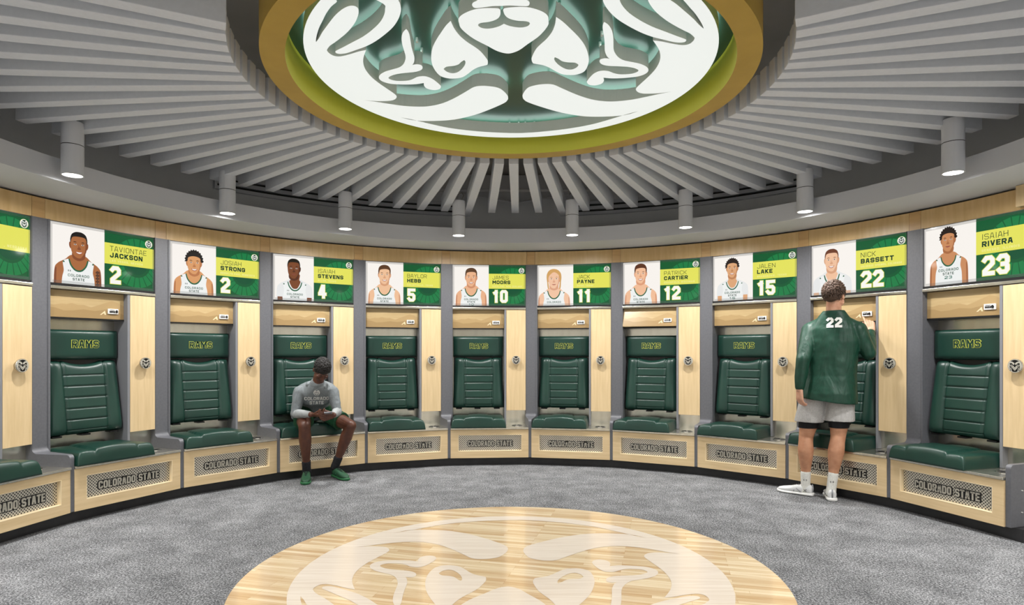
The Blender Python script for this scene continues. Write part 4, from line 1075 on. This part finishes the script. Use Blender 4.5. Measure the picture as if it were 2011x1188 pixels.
def shoe(root, heel, toe, mats, length, w=.050, h=.085, laces='black', name='shoe'):
    heel, toe = Vector(heel), Vector(toe); d = (toe - heel); d.z = 0; d.normalize(); s = Vector((d.y, -d.x, 0)); u = Vector((0, 0, 1))
    heel = Vector((heel.x, heel.y, 0))
    bm = bmesh.new(); rings = []
    for t, ww, zz in ((-.03, .50, .014), (.01, .74, .014), (.18, .84, .013), (.42, .80, .012), (.66, 1.0, .012), (.84, .92, .012), (.96, .66, .013), (1.01, .34, .014)):
        rings.append((heel + d * length * t + u * (zz + .002), s * w * ww * 1.07, u * zz))
    loft(bm, rings, 20, 3.2); 
    bmesh.ops.recalc_face_normals(bm, faces=bm.faces)
    body_ = bmesh.new(); rings = []
    for t, ww, zt in ((0, .50, .086), (.05, .68, .098), (.18, .76, .098), (.32, .76, .096), (.46, .80, .086), (.60, .90, .072), (.74, .94, .062), (.86, .82, .055), (.95, .58, .047), (.99, .3, .038)):
        z0 = .016; rings.append((heel + d * length * t + u * ((zt + z0) / 2), s * w * ww, u * ((zt - z0) / 2)))
    loft(body_, rings, 24, 2.5)
    up_ = remesh(name, body_, root, mats[0], .005, 3); body_ = None
    off = root.matrix_basis.translation
    for v in bm.verts: v.co -= off
    so = link('sole', bm, up_, mats[1], True)
    bm = bmesh.new()
    for i in range(5):
        t = .36 + .055 * i; zt = .098 - .0072 * i
        p0 = heel + d * length * t + u * (zt - .003); q = s * w * .5
        tube(bm, [p0 - q - u * .012, p0 - q * .5 + u * .002, p0 + d * .012 + u * .006, p0 + d * .004 + q * .5 + u * .002, p0 + q - u * .012], .003, 6)
    for v in bm.verts: v.co -= off
    link('laces', bm, up_, laces, True)
    bm = bmesh.new()       # side panel and heel tab
    for sx in (-1, 1):
        tube(bm, [heel + d * length * .30 + s * sx * w * .70 + u * .030, heel + d * length * .42 + s * sx * w * .69 + u * .062], .006, 6)
        tube(bm, [heel + d * length * .50 + s * sx * w * .76 + u * .028, heel + d * length * .46 + s * sx * w * .70 + u * .060], .004, 6)
    tube(bm, [heel - d * .001 + u * .035, heel - d * .004 + u * .07, heel + d * .002 + u * .104], .006, 8)
    for v in bm.verts: v.co -= off
    link('trim', bm, up_, mats[2], True)
    if mats[0] == 'shoe_white':
        bm = bmesh.new()
        for sx in (-1, 1):
            o_ = heel + d * length * .17 + s * sx * w * .80 + u * .050
            for k_ in (-1, 1): tube(bm, [o_ - d * .013 + u * .011 * k_, o_ - d * .004 + u * .004 * k_, o_ + d * .004 + u * .004 * k_, o_ + d * .013 + u * .011 * k_], .0022, 6)
        for v in bm.verts: v.co -= off
        link('mark', bm, up_, 'print_black', True)
    return up_

# ---- seated man
def LB(k):
    a = th(k) + DTH / 2; n = Vector((sin(a), cos(a), 0)); t = Vector((cos(a), -sin(a), 0))
    return lambda u, rho, z: n * rho + t * u + Vector((0, 0, z)), n, t
q2, n2, t2 = LB(2)
base = q2(-.05, 3.30, 0)
p1 = empty('person', 'seated man in a grey long-sleeved top and green shorts, head bowed over a phone', 'person', tuple(base))
kneeR, ankR = at(598, 836, 6.12), at(602, 917, 6.27)
kneeL, ankL = at(688, 836, 6.35), at(661, 908, 6.42)
hipR, hipL = q2(-.17, 3.60, .665), q2(.03, 3.58, .665)
shR, shL = at(588, 768, 6.26), at(654, 768, 6.30)
neck = at(624, 752, 6.22); hc = at(632, 727, 6.12)
elR, wrR = at(580, 812, 6.22), at(612, 814, 6.07)
elL, wrL = at(662, 808, 6.24), at(655, 815, 6.08)
side = (shL - shR).normalized()
def leg(bm, hip, knee, ank, fat=1.0, foot=None):
    k = lambda t: knee.lerp(ank, t)
    fwd_ = Vector((0, 0, 0))
    chain(bm, [(hip, .066 * fat), (hip.lerp(knee, .25), .072 * fat), (hip.lerp(knee, .5), .074 * fat), (hip.lerp(knee, .85), .060 * fat), (knee, .056 * fat), (k(.12), .053 * fat), (k(.30), .058 * fat), (k(.5), .051 * fat), (k(.8), .036 * fat), (ank, .034 * fat)], 18)
    if foot is not None: chain(bm, [(ank, .034), (Vector(foot), .030)])
bm = bmesh.new()
leg(bm, hipR, kneeR, ankR, 1.07); leg(bm, hipL, kneeL, ankL, 1.07)
for kn, ax_ in ((kneeR, ankR), (kneeL, ankL)):
    ell(bm, kn - n2 * .012 + Vector((0, 0, .004)), (.050, .050, .052))
    back_ = n2 * .022; chain(bm, [(kn.lerp(ax_, .18) + back_, .045), (kn.lerp(ax_, .35) + back_ * 1.3, .050), (kn.lerp(ax_, .6) + back_ * .4, .036)])
chain(bm, [(elR, .030), (elR.lerp(wrR, .4), .031), (wrR, .026)]); chain(bm, [(elL, .030), (elL.lerp(wrL, .4), .031), (wrL, .026)])
chain(bm, [(shR, .045), (elR, .032)]); chain(bm, [(shL, .045), (elL, .032)])
chain(bm, [(neck.lerp(hc, -.4), .06), (neck, .056), (hc + n2 * .03, .055)])
ph = at(646, 815.5, 6.02)
hand(bm, wrR, at(640, 817, 6.0) - wrR, Vector((0, 0, 1)) + t2 * .1, -n2 + Vector((0, 0, .3)), .62, .185, thumb=(.9, .2, .6))
hand(bm, wrL, at(626, 822, 5.98) - wrL, Vector((0, 0, 1)) + n2 * .2, n2 * -.3 + Vector((0, 0, .9)), .55, .185, thumb=(.9, .35, .2))
hf = (-n2 * .62 + Vector((0, 0, -.82)) - t2 * .10)
P, B = head(bm, hc, hf, -n2 * .7 + Vector((0, 0, .6)), .98)
body1 = remesh('body', bm, p1, 'skin_dark', .0042, 3)
face_parts(P, B, p1, 'skin_dark', shut=True)
# hair: tight curls over the skull
bm = bmesh.new(); rnd = random.Random(3)
ell(bm, P(0, -.016, .040), (.0775, .096, .083), B)
base_hair = len(bm.verts)
for i in range(420):
    t = rnd.uniform(0, 2 * pi); zz = rnd.uniform(-.35, 1); rr = math.sqrt(max(0, 1 - zz * zz))
    y_ = rr * sin(t)
    if y_ > .55 and zz < .28: continue
    c_ = P(.078 * rr * cos(t), -.016 + .097 * y_, .038 + .084 * zz)
    ell(bm, c_, (.0085, .0085, .0085), None, 6, 4)
plainmesh('hair', bm, p1, 'hair_black')
# top
up = Vector((0, 0, 1))
bm = bmesh.new()
sp_ = [(q2(-.07, 3.66, .60), .19, .135), (q2(-.07, 3.63, .70), .185, .135), (q2(-.072, 3.54, .80), .185, .13), (q2(-.07, 3.43, .87), .20, .13)]
mid = (shR + shL) / 2
sp_ += [(mid + n2 * .07 - up * .035, .205, .115), (mid + n2 * .02 + up * .01, .175, .095), (mid.lerp(neck, .55) + up * .0, .105, .08), (neck - up * .006, .072, .068)]
rings = []
for i, (c, w, d) in enumerate(sp_):
    tg = (sp_[min(i + 1, len(sp_) - 1)][0] - sp_[max(i - 1, 0)][0]).normalized(); fv = tg.cross(side).normalized()
    rings.append((c, side * w, fv * d))
loft(bm, rings, 32, 2.3)
for sh_, el_, wr_ in ((shR, elR, wrR), (shL, elL, wrL)):
    chain(bm, [(sh_ - up * .008, .059), (sh_.lerp(el_, .5), .053), (el_, .046)], 16); 
chain(bm, [(neck.lerp(hc, -.45), .078), (neck.lerp(hc, -.05), .070)], 18)
for q_ in range(8):        # hood folded round the neck
    t0_, t1_ = pi * (.05 + .9 * q_ / 8), pi * (.05 + .9 * (q_ + 1) / 8)
    f_ = lambda t_: neck + n2 * (.012 + .085 * sin(t_)) + side * .088 * cos(t_) + up * (-.020 + .020 * sin(t_))
    cap(bm, f_(t0_), f_(t1_), .022, .022)
shirt1 = remesh('hooded_top', bm, p1, 'heather', .0055, 4, wrinkle=.012, ws=.07)
for el_, wr_ in ((elR, wrR), (elL, wrL)):
    bm = bmesh.new(); chain(bm, [(el_, .0475), (el_.lerp(wr_, .35), .043), (el_.lerp(wr_, .86), .032)], 16)
    remesh('sleeve', bm, p1, 'heather_light', .005, 3, wrinkle=.008, ws=.05)
# shorts
bm = bmesh.new()
ell(bm, q2(-.07, 3.63, .665), (.20, .15, .115), Matrix((t2, n2, up)).transposed())
for hp, kn in ((hipR, kneeR), (hipL, kneeL)):
    ax_ = (kn - hp).normalized(); sd = ax_.cross(up).normalized(); uv = sd.cross(ax_).normalized()
    loft(bm, [(hp - ax_ * .04, sd * .095, uv * .085), (hp.lerp(kn, .35), sd * .100, uv * .088), (hp.lerp(kn, .52), sd * .098, uv * .092), (hp.lerp(kn, .70) - up * .002, sd * .098, uv * .094)], 24)
remesh('shorts', bm, p1, 'green_short', .006, 3, wrinkle=.010, ws=.06)
for nm, an, kn in (('R', ankR, kneeR), ('L', ankL, kneeL)):
    bm = bmesh.new(); d_ = (kn - an).normalized(); chain(bm, [(an - d_ * .05, .044), (an + d_ * .0, .0425), (an + d_ * .05, .0445)], 16)
    remesh('sock', bm, p1, 'dark_sock', .004, 2)
fR = at(600, 946, 6.10); fL = at(680, 938, 6.26)
def foot_dirs(an, toe): 
    d_ = (toe - an); d_.z = 0; d_.normalize(); return an - d_ * .055
s_ = shoe(p1, foot_dirs(ankR, fR), fR, ('shoe_green', 'shoe_green_sole', 'shoe_green_sole'), .295, laces='dark_sock')
s_ = shoe(p1, foot_dirs(ankL, fL), fL, ('shoe_green', 'shoe_green_sole', 'shoe_green_sole'), .295, laces='dark_sock')
viewd = Vector((-.300, .954, 0)); vr = Vector((.954, .300, 0))
def draw1(bm, pl):
    text(bm, 'COLORADO', 0, .0, .034, .024, .0065, .0045, pl, 0, width=.235, align=.5); text(bm, 'STATE', 0, -.045, .034, .024, .0065, .0045, pl, 0, width=.135, align=.5)
    emblem(bm, 0, .078, .030, pl, 0)
decal('chest_print', shirt1, p1, 'print_white', draw1, at(622, 790, 6.0), vr, up, viewd)
def draw1b(bm, pl):
    for sx in (-1, 1): tube(bm, [pl(sx * .006, .008, 0), pl(sx * .014, .004, 0), pl(sx * .014, -.004, 0), pl(sx * .006, -.008, 0)], .002, 5)
decal('chest_mark', shirt1, p1, 'print_black', draw1b, at(641, 764, 6.0), vr, up, viewd, .003)
# phone
pr = (at(651, 812.5, 6.02) - at(640, 817, 5.99)); px_ = (n2 * .85 + t2 * .30 + Vector((0, 0, -.28))).normalized(); pn = (Vector((0, 0, 1)) * .9 + n2 * .3); pn = (pn - px_ * pn.dot(px_)).normalized(); py_ = pn.cross(px_)
bm = bmesh.new(); box(bm, -.073, .073, -.036, .036, -.004, .004, bev=.003)
pc = at(645, 812.5, 6.03); Rm = Matrix((px_, py_, pn)).transposed().to_4x4(); Rm.translation = pc
M['phone_case'] = plain('silver grey phone case', '#a9adb5', .3, .4)
phn = link('phone', bm, None, 'phone_case'); phn.matrix_world = Rm
tag(phn, 'slim silvery phone held in both hands of the seated man', 'phone')
bm = bmesh.new(); box(bm, -.069, .069, -.033, .033, .0041, .0046); link('screen', bm, phn, 'phone_glass')

# ---- standing man
fz = radians(31); fw = Vector((sin(fz), cos(fz), 0)); rt = Vector((cos(fz), -sin(fz), 0))
base = at(1624, 930, 5.50); base.z = 0
p2 = empty('person', 'standing man seen from behind in a dark green long-sleeved shirt numbered 22', 'person', tuple(base))
hL, hR = at(1601, 770, 5.52), at(1652, 770, 5.46)
kL, kR = at(1583, 857, 5.60), at(1646, 857, 5.44)
aL, aR = at(1582, 953, 5.62), at(1633, 957, 5.44)
C_ = at(1637, 637, 5.50)
sL, sR = C_ - rt * .187 - up * .050, C_ + rt * .187 - up * .050
eL, wL = at(1577, 706, 5.46), at(1570, 764, 5.44)
eR, wR = at(1706, 694, 5.36), at(1710, 649, 5.54)
nk = at(1637, 612, 5.50); hc = at(1638, 580, 5.47)
bm = bmesh.new()
def leg2(hip, knee, ank):
    k = lambda t: knee.lerp(ank, t); bk_ = -fw * .014
    chain(bm, [(hip, .098), (hip.lerp(knee, .5), .086), (hip.lerp(knee, .85), .068), (knee, .060), (k(.10) + bk_, .060), (k(.27) + bk_ * 1.5, .066), (k(.42) + bk_, .059), (k(.62), .045), (k(.85), .034), (ank, .034)], 20)
    chain(bm, [(ank, .034), (ank - up * .05, .034)])
leg2(hL, kL, aL); leg2(hR, kR, aR)
chain(bm, [(sL, .06), (eL, .045), (eL.lerp(wL, .4), .044), (wL, .029)]); chain(bm, [(sR, .06), (eR, .045), (eR.lerp(wR, .4), .043), (wR, .028)])
chain(bm, [(nk - up * .05, .072), (nk, .062), (hc - up * .03, .060)])
hand(bm, wL, Vector((0, 0, -1)) + rt * .02 + fw * .10, rt * .75 + fw * .66, fw * .75 - rt * .66, .52, .175, thumb=(.9, .12, .45))
lockp = at(1704, 620.5, 5.60)
hand(bm, wR, up * .80 + fw * .45 - rt * .12, fw * .8 - rt * .35 - up * .3, -rt * .8 - fw * .1 + up * .1, .72, .165, thumb=(.9, .2, .5), point=.25)
hfw = Vector((sin(radians(50)), cos(radians(50)), -.12))
P, B = head(bm, hc, hfw, up, 1.05)
body2 = remesh('body', bm, p2, ['skin_pale', 'leg_pale'], .0045, 3)
for p in body2.data.polygons:
    if p.center.z < .80 and (p.center.xy.length < .28): p.material_index = 1
face_parts(P, B, p2, 'skin_pale')
bm = bmesh.new(); ell(bm, P(0, -.018, .030), (.0825, .103, .092), B)
ell(bm, P(0, -.058, -.022), (.060, .044, .046), B); ell(bm, P(0, .045, .085), (.055, .045, .028), B)
rnd = random.Random(5)
for i in range(1500):
    t = rnd.uniform(0, 2 * pi); zz = rnd.uniform(-.78, 1); rr = math.sqrt(max(0, 1 - zz * zz)); y_ = rr * sin(t)
    if y_ > .5 and zz < .35: continue
    if zz < -.35 and y_ > -.1: continue
    o_ = Vector((.082 * rr * cos(t), -.018 + .103 * y_, .030 + .092 * zz)); dn = Vector((rr * cos(t) * .2 + rnd.uniform(-.2, .2), .35 + y_ * .2, .35 * zz - .6 * (1 - zz))).normalized()
    if zz > .5 and y_ > 0: dn = Vector((rnd.uniform(-.2, .2), .6, .7)).normalized()
    cap(bm, P(*(o_ * .99)), P(*(o_ + dn * .012 + Vector((rr * cos(t), y_, zz)) * .003)), .0042, .0018, 5, 2)
plainmesh('hair', bm, p2, 'hair_brown')
# shirt
bm = bmesh.new(); cz_ = lambda z, s=0, f=0: Vector((base.x, base.y, z)) + rt * s + fw * f
off_ = C_ - cz_(0); sx0 = (C_ - cz_(0)).dot(rt); fy0 = (C_ - cz_(0)).dot(fw); hip_ = (hL + hR) / 2; hx_ = (hip_ - cz_(0)).dot(rt); hy_ = (hip_ - cz_(0)).dot(fw)
def sec(z, w, d, t): return (cz_(z, hx_ + (sx0 - hx_) * t, hy_ + (fy0 - hy_) * t), rt * w, fw * d)
loft(bm, [(cz_(.866, hx_, hy_), rt * .228 - up * .024, fw * .188 + up * .008), sec(.93, .224, .182, .05), sec(1.08, .208, .142, .3), sec(1.25, .208, .138, .6), sec(1.38, .218, .135, .9), sec(1.49, .195, .118, 1), sec(1.56, .150, .095, 1), sec(1.615, .112, .080, 1), sec(1.652, .086, .074, 1)], 36, 2.4)
chain(bm, [(sL, .074), (sL.lerp(eL, .5), .066), (eL, .056), (eL.lerp(wL, .6), .050), (eL.lerp(wL, .93), .040)], 18)
chain(bm, [(sR, .074), (sR.lerp(eR, .5), .068), (eR, .058), (eR.lerp(wR, .5), .050), (eR.lerp(wR, .88), .040)], 18)
chain(bm, [(C_ + up * .040 - rt * .07, .045), (sL + up * .004, .068)]); chain(bm, [(C_ + up * .040 + rt * .07, .045), (sR + up * .004, .068)])
shirt2 = remesh('long_sleeved_shirt', bm, p2, 'satin_green', .0065, 5, wrinkle=.014, ws=.18)
bm = bmesh.new()
ell(bm, hip_ + up * .06, (.180, .125, .14), Matrix((rt, fw, up)).transposed())
for hp, kn, zb in ((hL, kL, .668), (hR, kR, .69)):
    c0 = hp + up * .02; t_ = (hp.z - zb) / (hp.z - kn.z); c1 = hp.lerp(kn, t_)
    loft(bm, [(c0, rt * .098, fw * .100), (c0.lerp(c1, .5), rt * .113, fw * .118), (c1, rt * .122, fw * .126)], 28, 2.3)
remesh('shorts', bm, p2, 'grey_short', .006, 3, wrinkle=.012, ws=.09)
for hp, kn in ((hL, kL), (hR, kR)):
    bm = bmesh.new(); c0 = hp.lerp(kn, .55); c1 = hp.lerp(kn, .80); dd = (kn - hp).normalized()
    loft(bm, [(c0, rt * .092, fw * .092), (c1, rt * .0805, fw * .0815)], 28); remesh('compression_short', bm, p2, 'black_cloth', .0045, 1)
for an, kn in ((aL, kL), (aR, kR)):
    bm = bmesh.new(); d_ = (kn - an).normalized(); chain(bm, [(an - d_ * .05, .042), (an, .0395), (an + d_ * .06, .041), (an + d_ * .115, .0435)], 18); sk_ = remesh('sock', bm, p2, 'white_sock', .004, 1)
    bm = bmesh.new(); c0 = an + d_ * .055; 
    for sx in (-1, 1):
        a0 = [c0 + (-fw * cos(q) + rt * sin(q)) * .0425 + up * zz for q, zz in ((sx * .12, .006), (sx * .34, .003), (sx * .34, -.003), (sx * .12, -.006))]
        tube(bm, a0, .0018, 5)
    for v in bm.verts: v.co -= base
    link('mark', bm, sk_, 'print_black')
tl = at(1538, 963, 5.76); tl.z = 0; hl = aL.copy(); hl.z = 0; dl = (tl - hl).normalized()
shoe(p2, hl - dl * .06, tl, ('shoe_white', 'shoe_white_sole', 'shoe_grey'), .305, laces='black')
dr = (fw * .95 + rt * -.18).normalized(); hr_ = aR.copy(); hr_.z = 0
shoe(p2, hr_ - dr * .06, hr_ + dr * .25, ('shoe_white', 'shoe_white_sole', 'shoe_grey'), .305, laces='black')
def draw2(bm, pl): text(bm, '22', 0, 0, .088, .056, .021, .010, pl, 0, align=.5)
decal('back_number', shirt2, p2, 'print_white', draw2, at(1638.5, 639.5, 5.0), Vector((.889, -.457, 0)), up, Vector((.457, .889, 0)), .003)
